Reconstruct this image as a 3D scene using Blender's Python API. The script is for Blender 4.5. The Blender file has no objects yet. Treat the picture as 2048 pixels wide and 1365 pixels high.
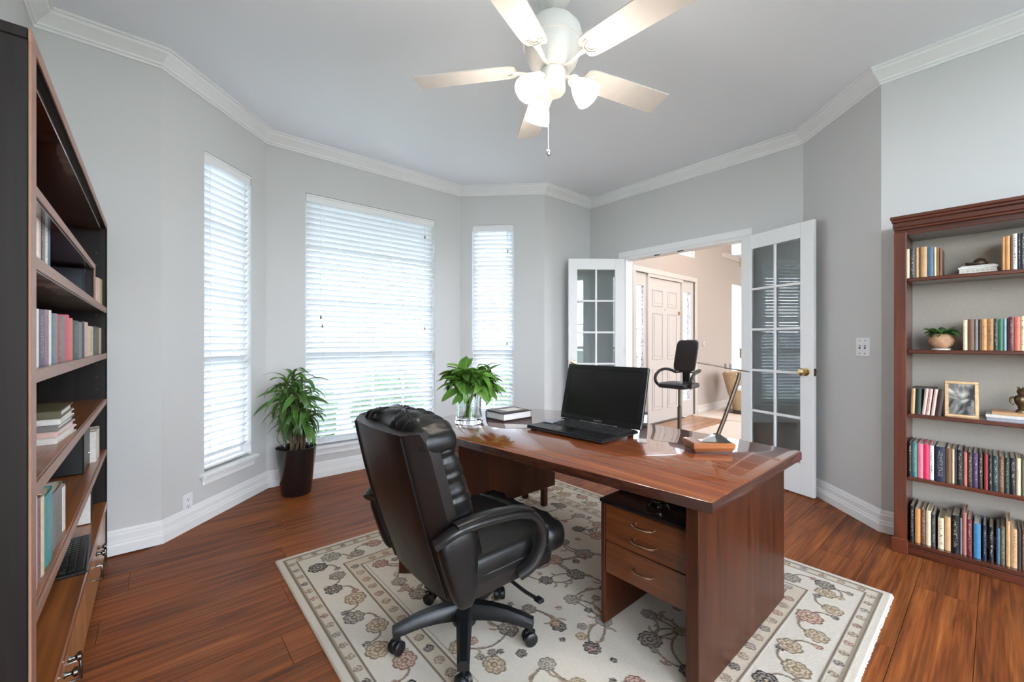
import bpy, math, random
import numpy as np
from mathutils import Matrix, Vector
random.seed(7)
PI = math.pi
R = math.radians
S = bpy.context.scene
COL = S.collection

# ------------------------------------------------------------------ camera, sky, exposure
FPX, HOR, CXP, HC = 834.0, 684.7, 1024.0, 1.25      # focal length (px of 2048), horizon row, centre column, eye height
YAW = R(49.26)
cam = bpy.data.cameras.new('camera')
cam.sensor_width = 36.0
cam.lens = FPX * 36.0 / 2048.0
cam.shift_y = (HOR - 682.5) / 2048.0
cam.clip_start = 0.02
camo = bpy.data.objects.new('camera', cam)
camo.location = (0, 0, HC)
camo.rotation_euler = (PI / 2, 0, YAW)
COL.objects.link(camo)
S.camera = camo

w = bpy.data.worlds.new('sky')
S.world = w
w.use_nodes = True
nt = w.node_tree
nt.nodes.clear()
wo = nt.nodes.new('ShaderNodeOutputWorld')
wb = nt.nodes.new('ShaderNodeBackground')
wt = nt.nodes.new('ShaderNodeTexCoord')
ws = nt.nodes.new('ShaderNodeSeparateXYZ')
wr = nt.nodes.new('ShaderNodeValToRGB')
wr.color_ramp.elements[0].position = 0.0
wr.color_ramp.elements[0].color = (0.86, 0.93, 1.0, 1)
wr.color_ramp.elements[1].position = 0.9
wr.color_ramp.elements[1].color = (0.62, 0.78, 1.0, 1)
nt.links.new(wt.outputs['Generated'], ws.inputs[0])
nt.links.new(ws.outputs['Z'], wr.inputs[0])
nt.links.new(wr.outputs[0], wb.inputs['Color'])
wb.inputs['Strength'].default_value = 2.6
nt.links.new(wb.outputs[0], wo.inputs[0])

S.view_settings.view_transform = 'Standard'
S.view_settings.look = 'None'
S.view_settings.gamma = 1.0
S.view_settings.use_curve_mapping = False
S.view_settings.exposure = 2.83

# ------------------------------------------------------------------ photograph geometry helpers
_s, _c = math.sin(YAW), math.cos(YAW)
def toW(X, d):
    return (_c * X - _s * d, _s * X + _c * d)
def onz(px, py, z):
    d = (HC - z) * FPX / (py - HOR)
    return Vector((*toW((px - CXP) / FPX * d, d), z))
def ony(px, py, y):
    a = toW((px - CXP) / FPX, 1.0)
    t = y / a[1]
    return Vector((a[0] * t, y, HC + (HOR - py) / FPX * t))
def onx(px, py, x):
    a = toW((px - CXP) / FPX, 1.0)
    t = x / a[0]
    return Vector((x, a[1] * t, HC + (HOR - py) / FPX * t))

# ------------------------------------------------------------------ mesh helpers
class MB:
    def __init__(s):
        s.v = []; s.f = []; s.m = None
    def add(s, vs, fs):
        o = len(s.v)
        if s.m is not None:
            vs = [tuple(s.m @ Vector(p)) for p in vs]
        s.v += [tuple(p) for p in vs]
        s.f += [tuple(i + o for i in f) for f in fs]
        return s
    def box(s, x0, x1, y0, y1, z0, z1, b=0.0):
        if x1 < x0: x0, x1 = x1, x0
        if y1 < y0: y0, y1 = y1, y0
        if z1 < z0: z0, z1 = z1, z0
        b = min(b, (x1 - x0) * .45, (y1 - y0) * .45, (z1 - z0) * .45)
        if b <= 0:
            vs = [(x, y, z) for x in (x0, x1) for y in (y0, y1) for z in (z0, z1)]
            fs = [(0, 1, 3, 2), (4, 6, 7, 5), (0, 4, 5, 1), (2, 3, 7, 6), (0, 2, 6, 4), (1, 5, 7, 3)]
            return s.add(vs, fs)
        L = [(x0, x1), (y0, y1), (z0, z1)]
        vs = []; idx = {}
        for i in (0, 1):
            for j in (0, 1):
                for k in (0, 1):
                    c = (i, j, k)
                    for ax in range(3):
                        p = []
                        for a in range(3):
                            q = L[a][c[a]]
                            if a != ax:
                                q += b if c[a] == 0 else -b
                            p.append(q)
                        idx[(c, ax)] = len(vs); vs.append(tuple(p))
        fs = []
        for ax in range(3):
            o = [a for a in range(3) if a != ax]
            for e in (0, 1):
                q = []
                for (p1, p2) in ((0, 0), (1, 0), (1, 1), (0, 1)):
                    c = [0, 0, 0]; c[ax] = e; c[o[0]] = p1; c[o[1]] = p2
                    q.append(idx[(tuple(c), ax)])
                fs.append(tuple(q))
            for p1 in (0, 1):
                for p2 in (0, 1):
                    c0 = [0, 0, 0]; c0[o[0]] = p1; c0[o[1]] = p2
                    c1 = list(c0); c1[ax] = 1
                    c0 = tuple(c0); c1 = tuple(c1)
                    fs.append((idx[(c0, o[0])], idx[(c1, o[0])], idx[(c1, o[1])], idx[(c0, o[1])]))
        for i in (0, 1):
            for j in (0, 1):
                for k in (0, 1):
                    fs.append(tuple(idx[((i, j, k), a)] for a in range(3)))
        return s.add(vs, fs)
    def grid(s, rows, closed=False, capa=False, capb=False):
        n = len(rows[0]); vs = [p for r in rows for p in r]; fs = []
        for i in range(len(rows) - 1):
            for j in range(n if closed else n - 1):
                k = (j + 1) % n
                fs.append((i * n + j, i * n + k, (i + 1) * n + k, (i + 1) * n + j))
        if capa: fs.append(tuple(range(n - 1, -1, -1)))
        if capb: fs.append(tuple((len(rows) - 1) * n + j for j in range(n)))
        return s.add(vs, fs)
    def lathe(s, prof, n=32, cx=0, cy=0, cz=0, cap=True):
        rows = [[(cx + r * math.cos(2 * PI * j / n), cy + r * math.sin(2 * PI * j / n), cz + z) for j in range(n)] for r, z in prof]
        return s.grid(rows, True, cap, cap)
    def tube(s, path, rad, n=12, flat=None, cap=True, up=None):
        P = [Vector(p) for p in path]
        m = len(P)
        T = []
        for i in range(m):
            t = (P[min(i + 1, m - 1)] - P[max(i - 1, 0)])
            T.append(t.normalized() if t.length > 1e-9 else Vector((0, 0, 1)))
        ref = Vector(up) if up else (Vector((0, 0, 1)) if abs(T[0].z) < .9 else Vector((1, 0, 0)))
        rows = []
        nrm = (ref - T[0] * ref.dot(T[0])).normalized()
        for i in range(m):
            nrm = (nrm - T[i] * nrm.dot(T[i])).normalized()
            b = T[i].cross(nrm)
            r = rad[i] if isinstance(rad, (list, tuple)) else rad
            r1, r2 = r if isinstance(r, (list, tuple)) else (r, r * (flat or 1.0))
            rows.append([tuple(P[i] + nrm * (r1 * math.cos(2 * PI * j / n)) + b * (r2 * math.sin(2 * PI * j / n))) for j in range(n)])
        return s.grid(rows, True, cap, cap)
    def prism(s, outline, z0, z1):
        n = len(outline)
        vs = [(x, y, z0) for x, y in outline] + [(x, y, z1) for x, y in outline]
        fs = [tuple(range(n - 1, -1, -1)), tuple(range(n, 2 * n))]
        fs += [(i, (i + 1) % n, n + (i + 1) % n, n + i) for i in range(n)]
        return s.add(vs, fs)
    def sell(s, c, a, e1=.35, e2=.35, nu=32, nv=18, fn=None):
        sp = lambda q, e: math.copysign(abs(q) ** e, q)
        rows = []
        for i in range(nv + 1):
            ph = -PI / 2 + PI * i / nv
            ph = max(-PI / 2 + 1e-4, min(PI / 2 - 1e-4, ph))
            row = []
            for j in range(nu):
                th = 2 * PI * j / nu
                p = [c[0] + a[0] * sp(math.cos(ph), e1) * sp(math.cos(th), e2),
                     c[1] + a[1] * sp(math.cos(ph), e1) * sp(math.sin(th), e2),
                     c[2] + a[2] * sp(math.sin(ph), e1)]
                row.append(tuple(fn(*p)) if fn else tuple(p))
            rows.append(row)
        return s.grid(rows, True, True, True)
    def mesh(s, name, smooth=False):
        me = bpy.data.meshes.new(name)
        me.from_pydata(s.v, [], s.f)
        me.update()
        fix_normals(me)
        if smooth:
            me.polygons.foreach_set('use_smooth', [True] * len(me.polygons))
            if smooth != 'all':
                try:
                    me.set_sharp_from_angle(angle=R(40))
                except Exception:
                    pass
        return me
    def build(s, name, mat, parent=None, smooth=False):
        return ob(name, s.mesh(name, smooth), mat, parent)

import bmesh
def fix_normals(me):
    bm = bmesh.new(); bm.from_mesh(me)
    bmesh.ops.recalc_face_normals(bm, faces=bm.faces)
    bm.to_mesh(me); bm.free()

def ob(name, me, mat, parent=None):
    if mat is not None and len(me.materials) == 0:
        me.materials.append(mat)
    o = bpy.data.objects.new(name, me)
    COL.objects.link(o)
    if parent is not None:
        o.parent = parent
    return o
def tag(o, label=None, cat=None, group=None, kind=None):
    if label: o['label'] = label
    if cat: o['category'] = cat
    if group: o['group'] = group
    if kind: o['kind'] = kind
    return o
def thing(name, label, cat, loc=(0, 0, 0), rz=0.0, group=None, kind=None):
    o = bpy.data.objects.new(name, None)
    COL.objects.link(o)
    o.empty_display_size = .1
    o.location = loc
    o.rotation_euler = (0, 0, rz)
    return tag(o, label, cat, group, kind)
def inst(name, me, parent, loc=(0, 0, 0), rot=None, scale=(1, 1, 1), mat4=None):
    o = bpy.data.objects.new(name, me)
    COL.objects.link(o)
    o.parent = parent
    if mat4 is not None:
        o.matrix_local = mat4
    else:
        o.location = loc
        if rot: o.rotation_euler = rot
        o.scale = scale
    return o

# ------------------------------------------------------------------ materials
def srgb(r, g, b):
    f = lambda v: (v / 255 / 12.92) if v / 255 <= .04045 else ((v / 255 + .055) / 1.055) ** 2.4
    return (f(r), f(g), f(b), 1)
def newmat(name):
    m = bpy.data.materials.new(name); m.use_nodes = True
    return m, m.node_tree, m.node_tree.nodes['Principled BSDF']
def N(nt, t, **kw):
    n = nt.nodes.new(t)
    for k, v in kw.items():
        if k in n.inputs.keys(): n.inputs[k].default_value = v
        else: setattr(n, k, v)
    return n
def bumpto(nt, bs, src, strength=.1, dist=.01):
    b = N(nt, 'ShaderNodeBump'); b.inputs['Strength'].default_value = strength; b.inputs['Distance'].default_value = dist
    nt.links.new(src, b.inputs['Height']); nt.links.new(b.outputs[0], bs.inputs['Normal'])
def paint(name, col, rough=.6, var=.04, scale=30, bump=.03, spec=.4, metal=0.0, coat=0.0):
    m, nt, bs = newmat(name)
    tc = N(nt, 'ShaderNodeTexCoord')
    nz = N(nt, 'ShaderNodeTexNoise', Scale=scale, Detail=4.0)
    nt.links.new(tc.outputs['Object'], nz.inputs['Vector'])
    cr = N(nt, 'ShaderNodeValToRGB')
    cr.color_ramp.elements[0].position = .3; cr.color_ramp.elements[1].position = .7
    cr.color_ramp.elements[0].color = tuple(c * (1 - var) for c in col[:3]) + (1,)
    cr.color_ramp.elements[1].color = tuple(min(1, c * (1 + var)) for c in col[:3]) + (1,)
    nt.links.new(nz.outputs['Fac'], cr.inputs[0]); nt.links.new(cr.outputs[0], bs.inputs['Base Color'])
    bs.inputs['Roughness'].default_value = rough
    bs.inputs['Specular IOR Level'].default_value = spec
    bs.inputs['Metallic'].default_value = metal
    bs.inputs['Coat Weight'].default_value = coat
    bs.inputs['Coat Roughness'].default_value = .08
    if bump: bumpto(nt, bs, nz.outputs['Fac'], bump, .01)
    return m
def wood(name, dark, mid, light, axis='X', scale=1.0, rough=.35, coat=0.0, jitter=.0, streak=.5, bump=.05, spec=.5):
    m, nt, bs = newmat(name)
    tc = N(nt, 'ShaderNodeTexCoord')
    oi = N(nt, 'ShaderNodeObjectInfo')
    add = N(nt, 'ShaderNodeVectorMath', operation='MULTIPLY_ADD')
    add.inputs[1].default_value = (1, 1, 1)
    cmb = N(nt, 'ShaderNodeCombineXYZ')
    mul = N(nt, 'ShaderNodeMath', operation='MULTIPLY'); mul.inputs[1].default_value = 17.0 if jitter else 0.0
    nt.links.new(oi.outputs['Random'], mul.inputs[0])
    for k in range(3): nt.links.new(mul.outputs[0], cmb.inputs[k])
    nt.links.new(tc.outputs['Object'], add.inputs[0]); nt.links.new(cmb.outputs[0], add.inputs[2])
    mp = N(nt, 'ShaderNodeMapping')
    sc = {'X': (1.0, 14, 14), 'Y': (14, 1.0, 14), 'Z': (14, 14, 1.0)}[axis]
    mp.inputs['Scale'].default_value = tuple(q * scale for q in sc)
    nt.links.new(add.outputs[0], mp.inputs['Vector'])
    n1 = N(nt, 'ShaderNodeTexNoise', Scale=1.0, Detail=6.0, Roughness=.6, Distortion=.8)
    nt.links.new(mp.outputs[0], n1.inputs['Vector'])
    cr = N(nt, 'ShaderNodeValToRGB')
    e = cr.color_ramp.elements
    e[0].position = .3; e[0].color = dark; e[1].position = .72; e[1].color = light
    k = e.new(.5); k.color = mid
    nt.links.new(n1.outputs['Fac'], cr.inputs[0])
    mp2 = N(nt, 'ShaderNodeMapping')
    mp2.inputs['Scale'].default_value = tuple((q * 6 if q > 2 else q * 2) * scale for q in sc)
    nt.links.new(add.outputs[0], mp2.inputs['Vector'])
    n2 = N(nt, 'ShaderNodeTexNoise', Scale=1.0, Detail=3.0)
    nt.links.new(mp2.outputs[0], n2.inputs['Vector'])
    mr = N(nt, 'ShaderNodeMapRange'); mr.inputs['From Min'].default_value = .35; mr.inputs['From Max'].default_value = .65
    mr.inputs['To Min'].default_value = 1 - streak; mr.inputs['To Max'].default_value = 1.0
    nt.links.new(n2.outputs['Fac'], mr.inputs['Value'])
    mx = N(nt, 'ShaderNodeMix', data_type='RGBA', blend_type='MULTIPLY'); mx.inputs[0].default_value = 1.0
    nt.links.new(cr.outputs[0], mx.inputs[6]); nt.links.new(mr.outputs[0], mx.inputs[7])
    hs = N(nt, 'ShaderNodeHueSaturation')
    nt.links.new(mx.outputs[2], hs.inputs['Color'])
    mv = N(nt, 'ShaderNodeMapRange'); mv.inputs['To Min'].default_value = 1 - jitter; mv.inputs['To Max'].default_value = 1 + jitter
    nt.links.new(oi.outputs['Random'], mv.inputs['Value']); nt.links.new(mv.outputs[0], hs.inputs['Value'])
    nt.links.new(hs.outputs[0], bs.inputs['Base Color'])
    bs.inputs['Roughness'].default_value = rough
    bs.inputs['Coat Weight'].default_value = coat
    bs.inputs['Coat Roughness'].default_value = .04
    bs.inputs['Specular IOR Level'].default_value = spec
    bumpto(nt, bs, n2.outputs['Fac'], bump, .004)
    return m
def leather(name, col, rough=.33):
    m, nt, bs = newmat(name)
    tc = N(nt, 'ShaderNodeTexCoord')
    v = N(nt, 'ShaderNodeTexVoronoi', Scale=260.0)
    n1 = N(nt, 'ShaderNodeTexNoise', Scale=9.0, Detail=5.0, Distortion=1.0)
    nt.links.new(tc.outputs['Object'], v.inputs['Vector']); nt.links.new(tc.outputs['Object'], n1.inputs['Vector'])
    ad = N(nt, 'ShaderNodeMath', operation='MULTIPLY_ADD'); ad.inputs[1].default_value = .12
    nt.links.new(v.outputs['Distance'], ad.inputs[0]); nt.links.new(n1.outputs['Fac'], ad.inputs[2])
    cr = N(nt, 'ShaderNodeValToRGB')
    cr.color_ramp.elements[0].color = tuple(c * .7 for c in col[:3]) + (1,)
    cr.color_ramp.elements[1].color = tuple(c * 1.3 for c in col[:3]) + (1,)
    nt.links.new(n1.outputs['Fac'], cr.inputs[0]); nt.links.new(cr.outputs[0], bs.inputs['Base Color'])
    bs.inputs['Roughness'].default_value = rough
    bs.inputs['Specular IOR Level'].default_value = .38
    bumpto(nt, bs, ad.outputs[0], .25, .006)
    return m
def glass_thin(name, tint=(1, 1, 1, 1), refl=1.0, ior=1.5):
    m, nt, bs = newmat(name)
    nt.nodes.remove(bs)
    out = nt.nodes['Material Output']
    tr = N(nt, 'ShaderNodeBsdfTransparent'); tr.inputs[0].default_value = tint
    gl = N(nt, 'ShaderNodeBsdfGlossy'); gl.inputs['Roughness'].default_value = .0
    fr = N(nt, 'ShaderNodeFresnel'); fr.inputs[0].default_value = ior
    mu = N(nt, 'ShaderNodeMath', operation='MULTIPLY'); mu.inputs[1].default_value = refl
    mx = N(nt, 'ShaderNodeMixShader')
    nt.links.new(fr.outputs[0], mu.inputs[0]); nt.links.new(mu.outputs[0], mx.inputs[0])
    nt.links.new(tr.outputs[0], mx.inputs[1]); nt.links.new(gl.outputs[0], mx.inputs[2])
    nt.links.new(mx.outputs[0], out.inputs[0])
    return m

M = {}
M['wall'] = paint('wall_paint', (.61, .605, .60, 1), .75, .012, 240, .05, .2)
M['ceiling'] = paint('ceiling_paint', (.84, .86, .90, 1), .85, .01, 200, .04, .1)
M['trim'] = paint('trim_paint', (.82, .82, .82, 1), .4, .01, 60, .0)
M['foyer_wall'] = paint('foyer_paint', (.38, .305, .26, 1), .8, .015, 200, .04, .2)
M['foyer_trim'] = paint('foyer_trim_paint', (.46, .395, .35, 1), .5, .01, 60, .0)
M['blind'] = None
M['floor'] = wood('floor_boards', (.12, .026, .006, 1), (.30, .078, .016, 1), (.43, .132, .030, 1), 'Y', 1.2, .5, .0, .12, .5, .08, .32)
M['foyer_floor'] = wood('foyer_boards', (.22, .09, .035, 1), (.42, .19, .08, 1), (.52, .27, .13, 1), 'Y', 1.0, .35, .1, .15, .3, .05)
M['carpet'] = paint('carpet', (.62, .49, .38, 1), .95, .1, 300, .3, .1)
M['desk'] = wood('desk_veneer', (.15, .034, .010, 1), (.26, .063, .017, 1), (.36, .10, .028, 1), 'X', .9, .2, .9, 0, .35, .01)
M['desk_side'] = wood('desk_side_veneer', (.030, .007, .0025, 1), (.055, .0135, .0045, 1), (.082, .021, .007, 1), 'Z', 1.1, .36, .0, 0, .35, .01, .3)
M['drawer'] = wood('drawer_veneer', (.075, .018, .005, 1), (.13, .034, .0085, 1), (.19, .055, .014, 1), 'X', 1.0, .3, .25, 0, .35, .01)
M['desk_dark'] = wood('desk_dark_edge', (.026, .008, .004, 1), (.05, .014, .007, 1), (.075, .023, .010, 1), 'X', 1.2, .25, .5, 0, .3, .01)
M['case_dark'] = wood('bookcase_espresso', (.007, .0042, .003, 1), (.012, .007, .005, 1), (.018, .010, .007, 1), 'Z', 1.0, .5, .0, 0, .3, .02, .25)
M['case_shelf'] = wood('bookcase_shelf_veneer', (.20, .055, .014, 1), (.33, .10, .025, 1), (.43, .15, .04, 1), 'X', 1.0, .3, .3, 0, .35, .02)
M['case_edge'] = paint('shelf_edge_band', (.30, .155, .105, 1), .4, .05, 40, 0)
M['case_door'] = wood('cabinet_door_veneer', (.36, .14, .045, 1), (.48, .21, .075, 1), (.56, .27, .105, 1), 'Z', .8, .35, .2, 0, .2, .01)
M['cherry'] = wood('cherry_frame', (.075, .016, .007, 1), (.135, .030, .012, 1), (.19, .047, .019, 1), 'Z', 1.1, .3, .4, 0, .3, .01)
M['cherry_x'] = wood('cherry_shelf', (.055, .012, .006, 1), (.095, .022, .010, 1), (.14, .035, .014, 1), 'X', 1.1, .25, .5, 0, .3, .01)
M['leather'] = leather('black_leather', (.0045, .0042, .0042, 1), .34)
M['leather_brown'] = leather('dark_brown_leather', (.010, .0062, .0055, 1), .40)
M['plastic'] = paint('black_plastic', (.006, .006, .0065, 1), .38, .05, 80, .02)
M['plastic_arm'] = paint('arm_polymer', (.010, .0085, .0082, 1), .28, .05, 60, .01)
M['chrome'] = paint('chrome', (.75, .75, .76, 1), .12, .02, 20, 0, .5, 1.0)
M['bronze_pull'] = paint('bronze_pull', (.55, .36, .24, 1), .25, .05, 60, 0, .5, 1.0)
M['brass'] = paint('brass', (.75, .55, .28, 1), .18, .05, 40, 0, .5, 1.0)
M['dark_metal'] = paint('dark_metal', (.09, .065, .05, 1), .3, .1, 50, 0, .5, .8)
M['nickel'] = paint('brushed_nickel', (.16, .15, .14, 1), .25, .08, 60, 0, .5, 1.0)
M['pot'] = paint('glazed_black_pot', (.012, .010, .011, 1), .22, .1, 15, .0, .5, 0, .4)
M['soil'] = paint('soil', (.05, .03, .02, 1), .95, .4, 90, .6)
M['fan_white'] = paint('fan_enamel', (.78, .76, .72, 1), .35, .02, 40, 0)
M['fan_blade'] = paint('fan_blade_white', (.60, .56, .52, 1), .45, .03, 20, 0)
M['pages'] = paint('paper_pages', (.62, .56, .45, 1), .9, .12, 120, .2)
M['white_paper'] = paint('white_paper', (.75, .73, .70, 1), .8, .06, 60, .1)
M['plate'] = paint('switch_plate', (.80, .80, .82, 1), .3, .01, 40, 0)
M['slot'] = paint('slot_dark', (.03, .03, .03, 1), .6, .05, 40, 0)
M['black_gloss'] = paint('black_lacquer', (.006, .006, .007, 1), .12, .05, 40, 0, .5, 0, .5)
M['screen'] = paint('dark_screen', (.006, .006, .006, 1), .25, .05, 8, 0, .5)
M['laptop'] = paint('laptop_shell', (.008, .008, .009, 1), .33, .05, 60, 0)
M['laptop_trim'] = paint('laptop_silver_line', (.35, .35, .37, 1), .3, .05, 60, 0, .5, 1)
M['keycap'] = paint('keycap', (.02, .02, .022, 1), .3, .05, 60, 0)
M['silver'] = paint('silver_gadget', (.55, .60, .72, 1), .1, .15, 12, 0, .5, .8)
M['glass'] = glass_thin('window_glass', (1, 1, 1, 1), .35)
M['door_glass'] = glass_thin('door_glass', (.84, .87, .87, 1), 1.2, 1.5)
M['asphalt'] = None
M['lawn'] = paint('lawn', (.17, .21, .15, 1), .95, .3, 8, .2)
M['outside_wall'] = paint('outside_render', (.36, .37, .38, 1), .9, .03, 20, .1)
M['water'] = None

def blind_mat():
    m, nt, bs = newmat('blind_vinyl')
    out = nt.nodes['Material Output']
    bs.inputs['Base Color'].default_value = (.70, .72, .75, 1); bs.inputs['Roughness'].default_value = .45
    tl = N(nt, 'ShaderNodeBsdfTranslucent'); tl.inputs[0].default_value = (.86, .90, .94, 1)
    tc = N(nt, 'ShaderNodeTexCoord'); nz = N(nt, 'ShaderNodeTexNoise', Scale=40.0)
    nt.links.new(tc.outputs['Object'], nz.inputs['Vector'])
    mr = N(nt, 'ShaderNodeMapRange'); mr.inputs['To Min'].default_value = .03; mr.inputs['To Max'].default_value = .045
    nt.links.new(nz.outputs['Fac'], mr.inputs['Value'])
    mx = N(nt, 'ShaderNodeMixShader')
    nt.links.new(mr.outputs[0], mx.inputs[0]); nt.links.new(bs.outputs[0], mx.inputs[1]); nt.links.new(tl.outputs[0], mx.inputs[2])
    nt.links.new(mx.outputs[0], out.inputs[0])
    return m
M['blind'] = blind_mat()
def shade_mat():
    m, nt, bs = newmat('lit_frosted_shade')
    bs.inputs['Base Color'].default_value = (.9, .88, .84, 1)
    tc = N(nt, 'ShaderNodeTexCoord'); nz = N(nt, 'ShaderNodeTexNoise', Scale=12.0)
    nt.links.new(tc.outputs['Object'], nz.inputs['Vector'])
    cr = N(nt, 'ShaderNodeValToRGB'); cr.color_ramp.elements[0].color = (1, .86, .68, 1); cr.color_ramp.elements[1].color = (1, .90, .76, 1)
    nt.links.new(nz.outputs['Fac'], cr.inputs[0]); nt.links.new(cr.outputs[0], bs.inputs['Emission Color'])
    bs.inputs['Emission Strength'].default_value = 1.0
    return m
M['shade'] = shade_mat()
def clear_glass(name, tint=(.96, .98, .97, 1)):
    m, nt, bs = newmat(name)
    bs.inputs['Base Color'].default_value = tint
    bs.inputs['Transmission Weight'].default_value = 1.0
    bs.inputs['Roughness'].default_value = .01
    bs.inputs['IOR'].default_value = 1.46
    tc = N(nt, 'ShaderNodeTexCoord'); nz = N(nt, 'ShaderNodeTexNoise', Scale=35.0)
    nt.links.new(tc.outputs['Object'], nz.inputs['Vector'])
    bumpto(nt, bs, nz.outputs['Fac'], .05, .004)
    return m
M['crystal'] = clear_glass('crystal')
def leaf_mat(name, a, b, c):
    m, nt, bs = newmat(name)
    tc = N(nt, 'ShaderNodeTexCoord'); oi = N(nt, 'ShaderNodeObjectInfo')
    sx = N(nt, 'ShaderNodeSeparateXYZ'); nt.links.new(tc.outputs['Object'], sx.inputs[0])
    ab = N(nt, 'ShaderNodeMath', operation='ABSOLUTE'); nt.links.new(sx.outputs['Y'], ab.inputs[0])
    mu = N(nt, 'ShaderNodeMapRange'); mu.inputs['From Max'].default_value = .11
    nt.links.new(ab.outputs[0], mu.inputs['Value'])
    cr = N(nt, 'ShaderNodeValToRGB'); e = cr.color_ramp.elements
    e[0].color = c; e[1].color = b; e[0].position = .0; e[1].position = 1.0
    k = e.new(.25); k.color = a
    nt.links.new(mu.outputs[0], cr.inputs[0])
    hs = N(nt, 'ShaderNodeHueSaturation'); nt.links.new(cr.outputs[0], hs.inputs['Color'])
    mv = N(nt, 'ShaderNodeMapRange'); mv.inputs['To Min'].default_value = .55; mv.inputs['To Max'].default_value = 1.35
    nt.links.new(oi.outputs['Random'], mv.inputs['Value']); nt.links.new(mv.outputs[0], hs.inputs['Value'])
    nt.links.new(hs.outputs[0], bs.inputs['Base Color'])
    bs.inputs['Roughness'].default_value = .32
    out = nt.nodes['Material Output']
    tl = N(nt, 'ShaderNodeBsdfTranslucent'); nt.links.new(hs.outputs[0], tl.inputs[0])
    mx = N(nt, 'ShaderNodeMixShader'); mx.inputs[0].default_value = .25
    nt.links.new(bs.outputs[0], mx.inputs[1]); nt.links.new(tl.outputs[0], mx.inputs[2]); nt.links.new(mx.outputs[0], out.inputs[0])
    return m
M['leaf'] = leaf_mat('corn_plant_leaf', (.06, .16, .03, 1), (.20, .33, .06, 1), (.09, .2, .05, 1))
M['leaf_pale'] = leaf_mat('vase_leaf', (.09, .22, .035, 1), (.16, .33, .05, 1), (.20, .36, .10, 1))
M['leaf_small'] = leaf_mat('succulent_leaf', (.05, .14, .04, 1), (.07, .18, .05, 1), (.10, .2, .06, 1))
M['hedge'] = paint('hedge_leaves', (.16, .24, .14, 1), .8, .4, 25, .5)
M['stem'] = wood('plant_stem', (.10, .06, .03, 1), (.18, .11, .06, 1), (.26, .18, .1, 1), 'Z', 4, .7)
M['green_stem'] = paint('green_stem', (.16, .30, .06, 1), .4, .25, 40, 0)

def book_mat(name, printed):
    m, nt, bs = newmat(name)
    oi = N(nt, 'ShaderNodeObjectInfo'); tc = N(nt, 'ShaderNodeTexCoord')
    n1 = N(nt, 'ShaderNodeTexNoise', Scale=60.0, Detail=3.0); nt.links.new(tc.outputs['Object'], n1.inputs['Vector'])
    mr = N(nt, 'ShaderNodeMapRange'); mr.inputs['To Min'].default_value = .75; mr.inputs['To Max'].default_value = 1.2
    nt.links.new(n1.outputs['Fac'], mr.inputs['Value'])
    mx = N(nt, 'ShaderNodeMix', data_type='RGBA', blend_type='MULTIPLY'); mx.inputs[0].default_value = 1
    nt.links.new(oi.outputs['Color'], mx.inputs[6]); nt.links.new(mr.outputs[0], mx.inputs[7])
    last = mx.outputs[2]
    if printed:
        n2 = N(nt, 'ShaderNodeTexNoise', Scale=230.0, Detail=1.0); 
        cmb = N(nt, 'ShaderNodeVectorMath', operation='ADD')
        mul = N(nt, 'ShaderNodeMath', operation='MULTIPLY'); mul.inputs[1].default_value = 31.0
        nt.links.new(oi.outputs['Random'], mul.inputs[0])
        nt.links.new(tc.outputs['Object'], cmb.inputs[0]); nt.links.new(mul.outputs[0], cmb.inputs[1])
        nt.links.new(cmb.outputs[0], n2.inputs['Vector'])
        th = N(nt, 'ShaderNodeMapRange'); th.inputs['From Min'].default_value = .55; th.inputs['From Max'].default_value = .62
        nt.links.new(n2.outputs['Fac'], th.inputs['Value'])
        # the lettering runs down the middle of the spine only
        sx = N(nt, 'ShaderNodeSeparateXYZ'); nt.links.new(tc.outputs['Generated'], sx.inputs[0])
        c1 = N(nt, 'ShaderNodeMath', operation='COMPARE'); c1.inputs[1].default_value = .5; c1.inputs[2].default_value = .24
        nt.links.new(sx.outputs['X'], c1.inputs[0])
        c2 = N(nt, 'ShaderNodeMath', operation='COMPARE'); c2.inputs[1].default_value = .52; c2.inputs[2].default_value = .38
        nt.links.new(sx.outputs['Z'], c2.inputs[0])
        a = N(nt, 'ShaderNodeMath', operation='MULTIPLY'); nt.links.new(c1.outputs[0], a.inputs[0]); nt.links.new(c2.outputs[0], a.inputs[1])
        b = N(nt, 'ShaderNodeMath', operation='MULTIPLY'); nt.links.new(a.outputs[0], b.inputs[0]); nt.links.new(th.outputs[0], b.inputs[1])
        m2 = N(nt, 'ShaderNodeMix', data_type='RGBA'); m2.inputs[7].default_value = (.42, .38, .30, 1) if printed == 1 else (.09, .065, .055, 1)
        nt.links.new(b.outputs[0], m2.inputs[0]); nt.links.new(last, m2.inputs[6])
        last = m2.outputs[2]
    nt.links.new(last, bs.inputs['Base Color'])
    bs.inputs['Roughness'].default_value = .45
    return m
M['book0'] = book_mat('book_cloth_plain', 0)
M['book1'] = book_mat('book_cloth_light_print', 1)
M['book2'] = book_mat('book_cloth_dark_print', 2)

# ------------------------------------------------------------------ room shell
r2 = math.sqrt(.5)
C = [(-3.39, -.495), (-3.39, .04), (-4.086, .736), (-4.086, 2.716), (-3.39, 3.412), (-3.39, 4.235), (-1.081, 4.235), (-.496, 3.65)]
XB = 2.2
CEIL = 3.05
POLY = [(XB, -.495)] + C + [(XB, 3.65)]

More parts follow.
